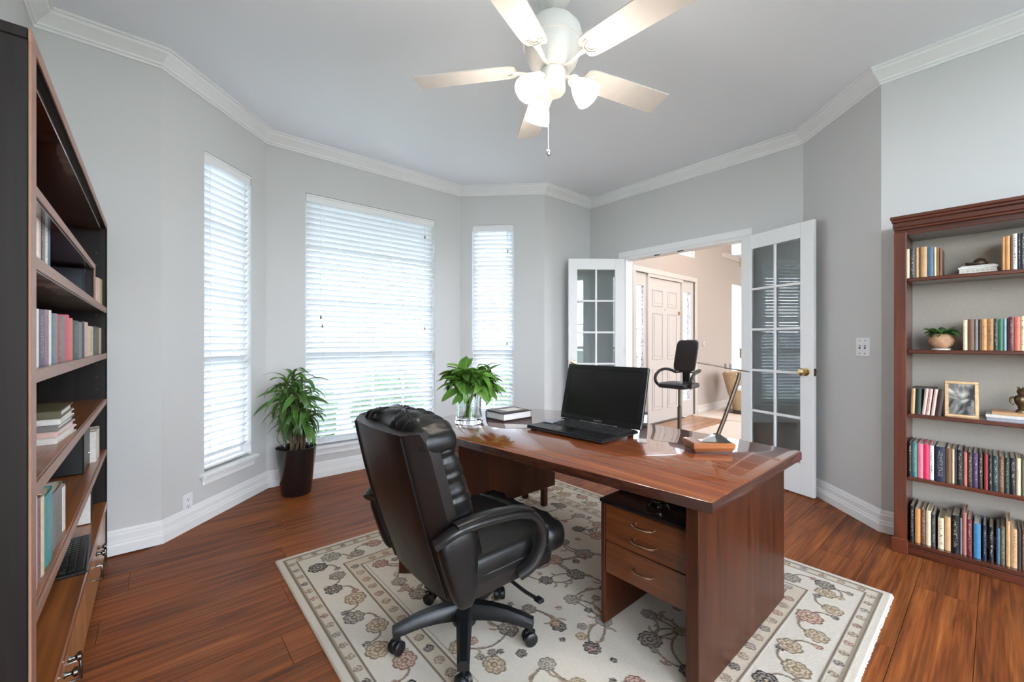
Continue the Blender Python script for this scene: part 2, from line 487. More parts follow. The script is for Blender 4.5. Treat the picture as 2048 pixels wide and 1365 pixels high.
def wallseg(name, A, B, holes, t, z0, z1, mat, label, exta=0, extb=0):
    ax, ay = A; bx, by = B
    L = math.hypot(bx - ax, by - ay)
    dx, dy = (bx - ax) / L, (by - ay) / L
    nx, ny = -dy, dx                       # outward: left of A->B
    mb = MB()
    mb.m = Matrix(((dx, nx, 0, ax), (dy, ny, 0, ay), (0, 0, 1, 0), (0, 0, 0, 1)))
    cuts = sorted(set([-exta, L + extb] + [q for h in holes for q in h[:2]]))
    for a, b in zip(cuts[:-1], cuts[1:]):
        hs = [h for h in holes if h[0] <= (a + b) / 2 <= h[1]]
        zz = z0
        for h in sorted(hs, key=lambda q: q[2]):
            if h[2] > zz: mb.box(a, b, 0, t, zz, h[2])
            zz = h[3]
        if zz < z1: mb.box(a, b, 0, t, zz, z1)
    o = mb.build(name, mat)
    return tag(o, label, 'wall', kind='structure'), mb.m

T = .13
_, MLW = wallseg('wall_left', (XB, -.495), C[0], [(.15, 1.40, .5, 2.7)], T, 0, CEIL, M['wall'], 'grey painted wall behind the tall dark bookcase at left', 0, .2)  # opening behind the camera added for fill light
wallseg('wall_window_left', C[0], C[1], [], T, 0, CEIL, M['wall'], 'narrow grey wall strip between left bookcase and bay window', .0, 0)
W1 = (.329, .802, .335, 2.597)
W2 = (.313, 1.649, .29, 2.607)
W3 = (.143, .63, .335, 2.613)
_, MW1 = wallseg('wall_bay_left', C[1], C[2], [W1], T, 0, CEIL, M['wall'], 'angled grey bay wall around the narrow left window', 0, .12)
_, MW2 = wallseg('wall_bay_center', C[2], C[3], [W2], T, 0, CEIL, M['wall'], 'grey bay wall around the wide middle window', .12, .12)
_, MW3 = wallseg('wall_bay_right', C[3], C[4], [W3], T, 0, CEIL, M['wall'], 'angled grey bay wall around the narrow right window', .12, 0)
wallseg('wall_window_right', C[4], C[5], [], T, 0, CEIL, M['wall'], 'grey wall return beside the left glazed door', 0, 0)
DO0, DO1, DOH = -2.86, -1.56, 2.235
wallseg('wall_door', C[5], C[6], [(DO0 - C[5][0], DO1 - C[5][0], 0, DOH)], .12, 0, CEIL, M['wall'], 'grey wall around the double doorway to the foyer', 0, .05)
wallseg('wall_corner', C[6], C[7], [], T, 0, CEIL, M['wall'], 'angled grey wall with the light switch beside the right bookcase', .05, 0)
wallseg('wall_right', C[7], (XB, 3.65), [], T, 0, CEIL, M['wall'], 'grey painted wall behind the cherry bookcase at right')

_, MBK = wallseg('wall_back', (XB, 3.65), (XB, -.495), [(.75, 1.85, .12, 2.92), (2.60, 4.03, .12, 2.92)], T, 0, CEIL, M['wall'], 'grey wall behind the camera with two openings added for fill light')
ceil = MB(); ceil.prism([(x, y) for x, y in POLY][::-1], CEIL, CEIL + .1)
tag(ceil.build('ceiling', M['ceiling']), 'smooth pale ceiling of the study', 'ceiling', kind='structure')
fl = MB(); fl.box(-4.2, XB, -.62, 4.355, -.12, -.012)
floor = tag(fl.build('floor', M['floor']), 'red-brown wood plank floor of the study', 'floor', kind='structure')

def clip_poly(poly, inside):               # clip a plan rectangle by the room half planes
    for (nx, ny, k) in inside:
        out = []
        for i in range(len(poly)):
            p, q = poly[i], poly[(i + 1) % len(poly)]
            a = nx * p[0] + ny * p[1] - k; b = nx * q[0] + ny * q[1] - k
            if a <= 0: out.append(p)
            if a * b < 0:
                t = a / (a - b); out.append((p[0] + (q[0] - p[0]) * t, p[1] + (q[1] - p[1]) * t))
        poly = out
        if len(poly) < 3: return None
    return poly
PW, PL = .215, 1.45
k = 0
rows = int((XB + 4.2) / PW) + 1
for i in range(rows):
    x0 = -4.14 + i * PW
    off = (i * .53) % 1 * PL
    y = -.6 - off
    while y < 4.3:
        rect = [(x0, max(y, -.5)), (x0 + PW - .002, max(y, -.5)), (x0 + PW - .002, min(y + PL - .002, 4.235)), (x0, min(y + PL - .002, 4.235))]
        y += PL
        if rect[2][1] - rect[0][1] < .01 or x0 > 1.2: continue
        # the bay lies left of x = -3.39; outside it boards stop at the wall
        p = rect
        if x0 < -3.39:
            p = clip_poly(rect, [(-1, 0, 4.086), (-r2, -r2, 3.35 * r2), (-r2, r2, (3.39 + 3.412) * r2)])
        if not p: continue
        q = clip_poly(p, [(r2, r2, (4.235 - 1.081) * r2)]) if p[0][0] < -.45 else clip_poly(p, [(0, 1, 3.65)])
        if not q: continue
        mb = MB(); mb.prism(q, -.012, 0)
        mb.build('floor_board', M['floor'], floor)

def sweep(name, line, prof, mat, label, cat):
    n = len(line); rows = []
    for i in range(n):
        p = Vector(line[i])
        d0 = (Vector(line[i]) - Vector(line[i - 1])).normalized() if i else None
        d1 = (Vector(line[i + 1]) - Vector(line[i])).normalized() if i < n - 1 else None
        d0 = d0 or d1; d1 = d1 or d0
        n0 = Vector((d0.y, -d0.x)); n1 = Vector((d1.y, -d1.x))
        m = (n0 + n1); m = m / max(m.length_squared / 2, .2)
        rows.append([(p.x + m.x * o, p.y + m.y * o, z) for o, z in prof])
    mb = MB(); mb.grid(rows, True, True, True)
    return tag(mb.build(name, mat), label, cat, kind='structure')
crown = [(0, 2.95), (.010, 2.95), (.012, 2.962), (.022, 2.966), (.024, 2.978), (.036, 2.988), (.060, 3.008), (.076, 3.020), (.080, 3.034), (.092, 3.036), (.092, 3.05), (0, 3.05)]
sweep('trim_1', POLY, crown, M['trim'], 'white crown moulding running around the ceiling', 'moulding')
base = [(0, 0), (.024, 0), (.024, .052), (.019, .062), (.019, .070), (.014, .078), (.014, .112), (.010, .120), (.010, .128), (.004, .142), (0, .142)]
sweep('baseboard_left', [C[0], C[1], C[2], C[3], C[4], C[5], (DO0 - .085, 4.235)], base, M['trim'], 'white moulded baseboard following the bay window wall', 'baseboard')
sweep('baseboard_right', [(DO1 + .085, 4.235), C[6], C[7], (XB, 3.65)], base, M['trim'], 'white moulded baseboard along the angled right wall', 'baseboard')

# door casing and jambs
cs = thing('trim_2', 'white casing framing the double doorway', 'door frame', kind='structure')
yw = 4.235
for (x0, x1) in ((DO0 - .08, DO0), (DO1, DO1 + .08)):
    MB().box(x0, x1, yw - .02, yw, 0, DOH, .004).box(x0 + .012, x1 - .012, yw - .028, yw - .018, 0, DOH, .003).build('side_casing', M['trim'], cs)
MB().box(DO0 - .08, DO1 + .08, yw - .02, yw, DOH, DOH + .08, .004).box(DO0 - .08, DO1 + .08, yw - .028, yw - .018, DOH + .014, DOH + .066, .003).build('head_casing', M['trim'], cs)
for x in (DO0, DO1 - .014):
    MB().box(x, x + .014, yw - .015, yw + .125, 0, DOH).build('jamb', M['trim'], cs)
MB().box(DO0, DO1, yw - .015, yw + .125, DOH - .016, DOH).build('head_jamb', M['trim'], cs)
for x in (-2.45, -2.18):
    MB().box(x - .03, x + .03, yw - .012, yw + .004, DOH - .026, DOH - .016).build('catch', M['dark_metal'], cs)

# ------------------------------------------------------------------ windows and blinds
def window(name, mw, hole, cols, label):
    s0, s1, z0, z1 = hole
    o = thing(name, label, 'window', kind='structure')
    o.matrix_world = mw
    dep = .10
    f = MB(); fw = .035
    f.box(s0, s0 + fw, dep - .03, T, z0, z1); f.box(s1 - fw, s1, dep - .03, T, z0, z1)
    f.box(s0 + fw, s1 - fw, dep - .03, T, z0, z0 + fw + .015); f.box(s0 + fw, s1 - fw, dep - .03, T, z1 - fw, z1)
    f.build('frame', M['trim'], o)
    zm = 1.10
    MB().box(s0 + fw, s1 - fw, dep - .02, T - .01, zm - .03, zm + .035, .004).build('meeting_rail', M['trim'], o)
    for (a, b) in ((z0 + fw + .015, zm - .03), (zm + .035, z1 - fw)):
        MB().box(s0 + fw, s1 - fw, dep + .004, dep + .008, a, b).build('pane', M['glass'], o)
        for i in range(1, cols):
            x = s0 + (s1 - s0) * i / cols
            MB().box(x - .009, x + .009, dep - .006, dep + .016, a, b, .003).build('muntin', M['trim'], o)
        nr = 2 if b < 1.5 else 3
        for i in range(1, nr):
            z = a + (b - a) * i / nr
            MB().box(s0 + fw, s1 - fw, dep - .005, dep + .015, z - .009, z + .009, .003).build('muntin', M['trim'], o)
    MB().box(s0 - .045, s1 + .045, -.045, dep - .03, z0 - .03, z0 - .002, .006).build('sill', M['trim'], o)
    MB().box(s0 - .02, s1 + .02, -.02, 0, z0 - .085, z0 - .031, .004).box(s0 - .03, s1 + .03, -.028, -.004, z0 - .05, z0 - .031, .004).build('apron', M['trim'], o)
    return o

def blind(mw, hole, label, cords):
    s0, s1, z0, z1 = hole
    o = thing('window_blind', label, 'blind', group='white slatted blinds in the bay window')
    o.matrix_world = mw
    a, b = s0 + .012, s1 - .012
    yc = .036
    MB().box(s0 + .003, s1 - .003, .002, .016, z1 - .075, z1 - .004, .005).box(s0 + .003, s1 - .003, -.004, .006, z1 - .022, z1 - .004, .003).build('valance', M['trim'], o)
    MB().box(a, b, .018, .058, z1 - .05, z1 - .006, .003).build('head_rail', M['trim'], o)
    ang = R(47); sw = .054; sp = .0495
    rows = []
    for i in range(5):
        t = -1 + i * .5
        c = (1 - t * t) * .003
        rows.append((t * sw / 2, c))
    mb = MB(); th = .0014
    top = [[(x, y * math.cos(ang) + z * math.sin(ang), -y * math.sin(ang) + z * math.cos(ang)) for (y, z) in rows] for x in (a, b)]
    mb.grid(top)
    me = mb.mesh('slat', True)
    me.materials.append(M['blind'])
    z = z1 - .085
    while z > z0 + .05:
        s = inst('slat', me, o, (0, yc, z))
        z -= sp
    MB().box(a, b, yc - .022, yc + .022, z0 + .012, z0 + .03, .004).build('bottom_rail', M['trim'], o)
    nl = 4 if (b - a) > 1 else 2
    for i in range(nl):
        x = a + (b - a) * (.12 + .76 * i / (nl - 1))
        for yy in (yc - .025, yc + .025):
            MB().box(x - .0012, x + .0012, yy - .0012, yy + .0012, z0 + .03, z1 - .06).build('ladder_cord', M['trim'], o)
    for (fr, zb) in cords:
        x = a + (b - a) * fr
        MB().box(x - .0012, x + .0012, -.006, -.0036, zb, z1 - .07).build('pull_cord', M['blind'], o)
        MB().lathe([(.003, .034), (.006, .02), (.009, .004), (.007, 0)], 10, x, -.005, zb - .034).build('tassel', M['nickel'], o, True)
    return o
window('window_1', MW1, W1, 2, 'narrow bay window on the left wall beside the bookcase')
window('window_2', MW2, W2, 4, 'wide middle bay window behind the potted plant')
window('window_3', MW3, W3, 2, 'narrow bay window on the right behind the vase')
window('fill_window_8', MLW, (.15, 1.40, .5, 2.7), 2, 'added unseen window in the left wall for fill light')  # added out of view to brighten the door wall and angled wall
window('fill_window_6', MBK, (.75, 1.85, .12, 2.92), 2, 'added unseen window for fill light, on the cherry bookcase side')  # both back windows are added, unseen, to let in fill light
window('fill_window_7', MBK, (2.60, 4.03, .12, 2.92), 2, 'added unseen window for fill light, on the dark bookcase side')
blind(MW1, W1, 'narrow white blind on the leftmost window, next to the bookcase', [])
blind(MW2, W2, 'wide white blind on the middle window behind the desk chair', [(.09, 1.50), (.10, 1.42), (.91, 1.42), (.912, 2.42)])
blind(MW3, W3, 'narrow white blind on the right window behind the vase', [(.88, 2.32), (.86, 1.25)])

# ------------------------------------------------------------------ outside
g = MB(); g.box(-60, 60, -60, 60, -.45, -.35)
tag(g.build('ground', M['lawn']), 'pale green ground outside the windows', 'ground', kind='structure')
pr = thing('sky_shade_roof', 'added unseen roof cutting sky light on the bay window', 'roof', (-5.6, 1.5, 2.80), kind='structure')  # added outside the bay to keep sky light off the blinds
MB().box(-1.6, 1.25, -4.0, 2.66, 0, .12).build('shade_slab', M['outside_wall'], pr)
for yy in (-3.8, -1.0, 2.5):
    MB().box(-1.5, -1.38, yy - .06, yy + .06, -3.15, 0).build('post', M['trim'], pr)
gw = MB(); gw.box(-10.2, -10, -8, 12, -.35, 1.5)
tag(gw.build('wall_sky_block', M['outside_wall']), 'added wall beyond the lawn that blocks low sky light', 'wall', kind='structure')  # added to block sky light near the horizon behind the blinds
def shrub(x, y, rr, h, label):
    o = thing('shrub', label, 'shrub', (x, y, -.35), group='shrubs outside the bay window')
    rnd = random.Random(int(x * 100 + y * 10))
    mb = MB()
    def fn(px, py, pz):
        k = 1 + .10 * math.sin(9 * px + 3 * pz) * math.cos(8 * py) + .06 * math.sin(23 * px + 17 * py + 19 * pz)
        return (px * k, py * k, h * .5 + (pz - h * .5) * k)
    mb.sell((0, 0, h * .5), (rr, rr, h * .5), .8, 1, 24, 14, fn)
    mb.build('foliage', M['hedge'], o, True)
    lf = MB()
    for i in range(260):
        th = rnd.uniform(0, 2 * PI); zz = rnd.uniform(.1, 1)
        rad = rr * (1 - abs(zz * 2 - 1) ** 2.5) ** .5
        p = Vector((rad * math.cos(th), rad * math.sin(th), h * zz))
        d = Vector((math.cos(th), math.sin(th), rnd.uniform(-.5, 1))).normalized() * rnd.uniform(.06, .12)
        sd = d.cross(Vector((0, 0, 1))).normalized() * .03
        lf.add([p - sd, p + d * .5 - sd * .4, p + d, p + d * .5 + sd * .9], [(0, 1, 2, 3)])
    tag(lf.build('leaf_tips', M['hedge'], o), kind='stuff')
    MB().tube([(0, 0, 0), (0, 0, h * .4)], .03, 8).build('trunk', M['stem'], o)
for (x, y, rr, h, lb) in ((-6.3, 1.5, .5, 1.05, 'round green shrub straight outside the wide window, left of two'),
                          (-6.5, 2.9, .55, 1.2, 'round green shrub outside the wide window, right of two'),
                          (-5.6, 5.0, .5, 1.4, 'green shrub outside the narrow right window')):
    shrub(x, y, rr, h, lb)

# ------------------------------------------------------------------ foyer beyond the doorway
FX = -3.40
FD0, FD1 = 5.27, 7.09
wallseg('wall_foyer', (FX, 4.30), (FX, 8.63), [(FD0 - 4.30, FD1 - 4.30, 0, 2.28), (FD0 - 4.30, FD1 - 4.30, 2.70, 3.4)], .14, 0, 3.9, M['foyer_wall'], 'peach foyer wall around the white front door')
wallseg('wall_dining', (FX, 8.63), (FX, 11.5), [(.02, 1.0, .45, 2.40)], .14, 0, 2.95, M['foyer_wall'], 'beige wall with a blind seen past the foyer')
wallseg('wall_entry', (2.5, 8.6), (2.5, 4.3), [], .14, 0, 3.9, M['foyer_wall'], 'peach wall on the near side of the foyer')
wallseg('wall_far', (FX, 11.5), (2.5, 11.5), [], .14, 0, 3.9, M['foyer_wall'], 'far beige wall beyond the foyer')
mb = MB(); mb.box(FX, 2.5, 4.355, 8.63, 3.9, 4.0)
tag(mb.build('ceiling_foyer', M['foyer_wall']), 'peach ceiling above the foyer', 'ceiling', kind='structure')
mb = MB(); mb.box(FX, 2.5, 8.63, 11.5, 2.95, 3.9)
tag(mb.build('ceiling_dining', M['ceiling']), 'lower white ceiling of the room past the foyer', 'ceiling', kind='structure')
ff = MB(); ff.box(FX - .1, 2.5, 4.235, 11.6, -.12, -.012)
ffl = tag(ff.build('floor_foyer', M['foyer_floor']), 'honey wood floor of the foyer', 'floor', kind='structure')
for i in range(22):
    x0 = FX + i * .165
    for j in range(3):
        y0 = 4.24 + j * 1.3 + (i % 3) * .4 - .8
        y1 = min(y0 + 1.298, 7.0); y0 = max(y0, 4.24)
        if y1 - y0 > .05 and x0 < 0:
            MB().box(x0, x0 + .163, y0, y1, -.012, 0).build('floor_board', M['foyer_floor'], ffl)
mb = MB(); mb.box(-2.75, 2.3, 5.3, 6.9, 0, .010); mb.box(FX, 2.3, 6.95, 11.4, 0, .010)
tag(mb.build('carpet', M['carpet']), 'beige carpet on the floor past the foyer', 'carpet', kind='structure')
sweep('baseboard_foyer', [(FX, 7.17), (FX, 8.63)], base, M['foyer_trim'], 'pale baseboard right of the front door', 'baseboard')
sweep('baseboard_entry', [(FX, 4.36), (FX, 5.19)], base, M['foyer_trim'], 'pale baseboard left of the front door', 'baseboard')
sweep('trim_3', [(FX, 8.2), (FX, 8.63), (FX, 9.8)], [(0, 2.86), (.02, 2.86), (.07, 2.94), (0, 2.94)], M['foyer_trim'], 'peach cornice at the end of the foyer wall', 'moulding')

# front door with sidelights
fd = thing('door_3', 'pale six-panel front door with patterned sidelights', 'door', kind='structure')
MB().box(FX - .02, FX + .02, FD0 - .07, FD0, 0, 2.28, .004).build('casing', M['foyer_trim'], fd)
MB().box(FX - .02, FX + .02, FD1, FD1 + .07, 0, 2.28, .004).build('casing', M['foyer_trim'], fd)
MB().box(FX - .02, FX + .02, FD0 - .07, FD1 + .07, 2.28, 2.36, .004).build('casing', M['foyer_trim'], fd)
DY0, DY1 = 5.64, 6.64
for y in (DY0 - .035, DY1):
    MB().box(FX - .10, FX + .01, y, y + .035, 0, 2.28).build('mullion', M['foyer_trim'], fd)
MB().box(FX - .10, FX + .01, DY0, DY1, 2.235, 2.28).build('head', M['foyer_trim'], fd)
slab = MB().box(FX - .06, FX - .02, DY0 + .004, DY1 - .004, .012, 2.232, .003).build('slab', M['foyer_trim'], fd)
for (za, zb) in ((1.80, 2.06), (.98, 1.70), (.20, .84)):
    for (ya, yb) in ((DY0 + .13, DY0 + .43), (DY1 - .43, DY1 - .13)):
        m = MB()
        for q in ((ya, yb, za, za + .016), (ya, yb, zb - .016, zb), (ya, ya + .016, za + .016, zb - .016), (yb - .016, yb, za + .016, zb - .016)):
            m.box(FX - .022, FX - .010, q[0], q[1], q[2], q[3], .004)
        m.box(FX - .022, FX - .012, ya + .05, yb - .05, za + .05, zb - .05, .008)
        m.build('panel', M['foyer_trim'], slab)
MB().lathe([(.0, 0), (.03, 0), (.03, .012), (.0, .014)], 14).build('deadbolt', M['brass'], slab).matrix_local = Matrix.Translation((FX - .02, DY1 - .07, 1.72)) @ Matrix.Rotation(PI / 2, 4, 'Y')
MB().lathe([(.0, 0), (.025, 0), (.012, .02), (.03, .04), (.026, .065), (.0, .07)], 16).build('knob', M['brass'], slab, True).matrix_local = Matrix.Translation((FX - .02, DY1 - .07, .98)) @ Matrix.Rotation(PI / 2, 4, 'Y')
MB().lathe([(0, 0), (.008, 0), (.008, .006), (0, .007)], 10).build('peephole', M['dark_metal'], slab).matrix_local = Matrix.Translation((FX - .02, (DY0 + DY1) / 2, 1.76)) @ Matrix.Rotation(PI / 2, 4, 'Y')
for z in (.3, 1.15, 1.95):
    MB().box(FX - .02, FX - .012, DY0 - .004, DY0 + .012, z, z + .12).build('hinge', M['brass'], slab)
MB().box(FX - .08, FX + .03, DY0 - .03, DY1 + .03, 0, .012).build('threshold', M['dark_metal'], fd)
def leaded():
    m, nt, bs = newmat('leaded_glass')
    out = nt.nodes['Material Output']
    tc = N(nt, 'ShaderNodeTexCoord'); v = N(nt, 'ShaderNodeTexVoronoi', Scale=26.0); v.feature = 'DISTANCE_TO_EDGE'
    nt.links.new(tc.outputs['Object'], v.inputs['Vector'])
    lt = N(nt, 'ShaderNodeMath', operation='LESS_THAN'); lt.inputs[1].default_value = .05
    nt.links.new(v.outputs['Distance'], lt.inputs[0])
    tr = N(nt, 'ShaderNodeBsdfTransparent'); tr.inputs[0].default_value = (.92, .92, .95, 1)
    bs.inputs['Base Color'].default_value = (.10, .10, .12, 1)
    mx = N(nt, 'ShaderNodeMixShader'); nt.links.new(lt.outputs[0], mx.inputs[0])
    nt.links.new(tr.outputs[0], mx.inputs[1]); nt.links.new(bs.outputs[0], mx.inputs[2]); nt.links.new(mx.outputs[0], out.inputs[0])
    return m
M['leaded'] = leaded()
for (ya, yb, ga, gb, g0) in ((FD0, DY0 - .035, 5.345, 5.53, .50), (DY1 + .035, FD1, 6.735, 6.985, .27)):
    m = MB()
    m.box(FX - .06, FX - .02, ya, ga, 0, 2.28); m.box(FX - .06, FX - .02, gb, yb, 0, 2.28)
    m.box(FX - .06, FX - .02, ga, gb, 0, g0); m.box(FX - .06, FX - .02, ga, gb, 2.09, 2.28)
    m.build('sidelight_frame', M['foyer_trim'], fd)
    MB().box(FX - .044, FX - .04, ga, gb, g0, 2.09).build('sidelight_pane', M['leaded'], fd)
tw = thing('window_5', 'bright transom window above the front door', 'window', kind='structure')
m = MB()
for q in ((FD0, FD1, 2.70, 2.73), (FD0, FD1, 3.37, 3.40), (FD0, FD0 + .03, 2.73, 3.37), (FD1 - .03, FD1, 2.73, 3.37)):
    m.box(FX - .12, FX - .05, q[0], q[1], q[2], q[3])
m.build('frame', M['trim'], tw)
MB().box(FX - .09, FX - .086, FD0 + .03, FD1 - .03, 2.73, 3.37).build('pane', M['glass'], tw)
for y in (5.95, 6.70):
    MB().box(FX - .10, FX - .06, y - .02, y + .02, 2.73, 3.37).build('muntin', M['trim'], tw)
MDW = Matrix(((0, -1, 0, FX), (1, 0, 0, 8.63), (0, 0, 1, 0), (0, 0, 0, 1)))
window('window_4', MDW, (.02, 1.0, .45, 2.40), 2, 'window in the room past the foyer')
b4 = blind(MDW, (.02, 1.0, .45, 2.40), 'white blind on the distant window glimpsed past the foyer', [])
b4['group'] = 'blinds outside the study'
tl = thing('thermostat', 'small cream wall thermostat right of the front door', 'thermostat', (FX, 7.42, 1.22))
m = MB(); m.lathe([(0, 0), (.045, 0), (.045, .015), (.03, .025), (0, .026)], 20)
m.build('housing', M['foyer_trim'], tl).matrix_local = Matrix.Rotation(PI / 2, 4, 'Y')
MB().box(.024, .03, -.01, .01, -.012, .012, .002).build('dial', M['brass'], tl)
# unseen pendant added above the foyer for warm fill light
fp = thing('fill_pendant', 'round unseen pendant added high in the foyer for warm light', 'lamp', (-1.9, 6.3, 3.2))
MB().sell((0, 0, 0), (.16, .16, .16), 1, 1, 20, 12).build('globe', M['shade'], fp, True)
MB().tube([(0, 0, .16), (0, 0, .7)], .008, 8).build('rod', M['brass'], fp)
MB().lathe([(.05, .68), (.05, .7)], 16).build('canopy', M['brass'], fp)
L = bpy.data.lights.new('foyer_fill_bulb', 'POINT'); L.energy = 7; L.color = (1, .80, .62); L.shadow_soft_size = .2
lo = bpy.data.objects.new('foyer_fill_bulb', L); lo.parent = fp; lo.location = (0, 0, -.32); COL.objects.link(lo)

# ------------------------------------------------------------------ french doors
def french(name, hinge, ang, label, knobside):
    o = thing(name, label, 'door', (hinge[0], hinge[1], 0), ang, kind='structure')
    Wd, H, th = .655, 2.225, .036
    st = .105; z0, z1 = .26, 2.10
    m = MB()
    m.box(0, st, -th / 2, th / 2, .01, H, .003); m.box(Wd - st, Wd, -th / 2, th / 2, .01, H, .003)
    m.box(st, Wd - st, -th / 2, th / 2, .01, z0, .0); m.box(st, Wd - st, -th / 2, th / 2, z1, H, .0)
    m.build('frame', M['trim'], o)
    xm = Wd / 2
    MB().box(xm - .011, xm + .011, -.014, .014, z0, z1, .004).build('muntin', M['trim'], o)
    for i in range(1, 5):
        z = z0 + (z1 - z0) * i / 5
        MB().box(st, Wd - st, -.0138, .0138, z - .011, z + .011, .004).build('muntin', M['trim'], o)
    for i in range(5):
        za = z0 + (z1 - z0) * i / 5 + .010; zb = z0 + (z1 - z0) * (i + 1) / 5 - .010
        for (xa, xb) in ((st - .002, xm - .010), (xm + .010, Wd - st + .002)):
            MB().box(xa, xb, -.002, .002, za, zb).build('pane', M['door_glass'], o)
    for sd in (-1, 1):
        k = MB().lathe([(0, 0), (.033, 0), (.033, .006), (.014, .010), (.013, .026), (.026, .036), (.031, .05), (.026, .063), (.0, .068)], 20).build('knob', M['brass'], o, True)
        k.matrix_local = Matrix.Translation((Wd - .06, sd * th / 2, 1.01)) @ Matrix.Rotation(-sd * PI / 2, 4, 'X')
    MB().box(Wd - .002, Wd + .002, -.012, .012, .98, 1.04).build('latch_plate', M['dark_metal'], o)
    for z in (.25, 1.1, 1.95):
        MB().tube([(-.006, -th / 2, z), (-.006, -th / 2, z + .09)], .007, 8).build('hinge', M['brass'], o)
    return o
french('door_1', (DO0, 4.195), R(-128.9), 'left glazed french door folded open toward the bay', 1)
french('door_2', (DO1 + .005, 4.195), R(-19.5), 'right glazed french door with brass knob, open against the wall', 1)
ds = thing('door_stop', 'small brown door stop on the baseboard behind the right door', 'door stop', (-1.0, 4.135, .06), R(-45))
MB().tube([(0, 0, 0), (0, -.05, 0)], .007, 10).build('spring', M['nickel'], ds, True)
MB().lathe([(0, 0), (.011, 0), (.011, .014), (0, .016)], 12).build('bumper', M['dark_metal'], ds).matrix_local = Matrix.Translation((0, -.05, 0)) @ Matrix.Rotation(PI / 2, 4, 'X')

# switch and outlet
sw = thing('light_switch', 'white double light switch plate on the angled right wall', 'switch', (-.604, 3.758, 1.215), R(-45))
MB().box(-.062, .062, -.008, 0, -.066, .066, .004).build('plate', M['plate'], sw)
for x in (-.024, .024):
    MB().box(x - .006, x + .006, -.010, -.007, -.013, .013).build('toggle_slot', M['slot'], sw)
    MB().box(x - .004, x + .004, -.020, -.008, -.002, .010, .002).build('toggle', M['plate'], sw)
    for z in (-.045, .045):
        MB().box(x - .003, x + .003, -.0095, -.0078, z - .003, z + .003).build('screw', M['nickel'], sw)
ot = thing('wall_outlet', 'white power outlet low on the wall beside the left window', 'outlet', (-3.524, .174, .175), R(135))
MB().box(-.038, .038, 0, .0, -.06, .06) 
MB().box(-.038, .038, -.007, 0, -.062, .062, .004).build('plate', M['plate'], ot)
for z in (-.022, .022):
    f = MB().box(-.016, .016, -.009, -.006, z - .014, z + .014, .002).build('socket', M['plate'], ot)
    for x in (-.006, .006):
        MB().box(x - .0015, x + .0015, -.0098, -.0085, z - .001, z + .009).build('slot', M['slot'], f)
    MB().box(-.0025, .0025, -.0098, -.0085, z - .010, z - .005).build('slot', M['slot'], f)
ot.rotation_euler = (0, 0, R(135))

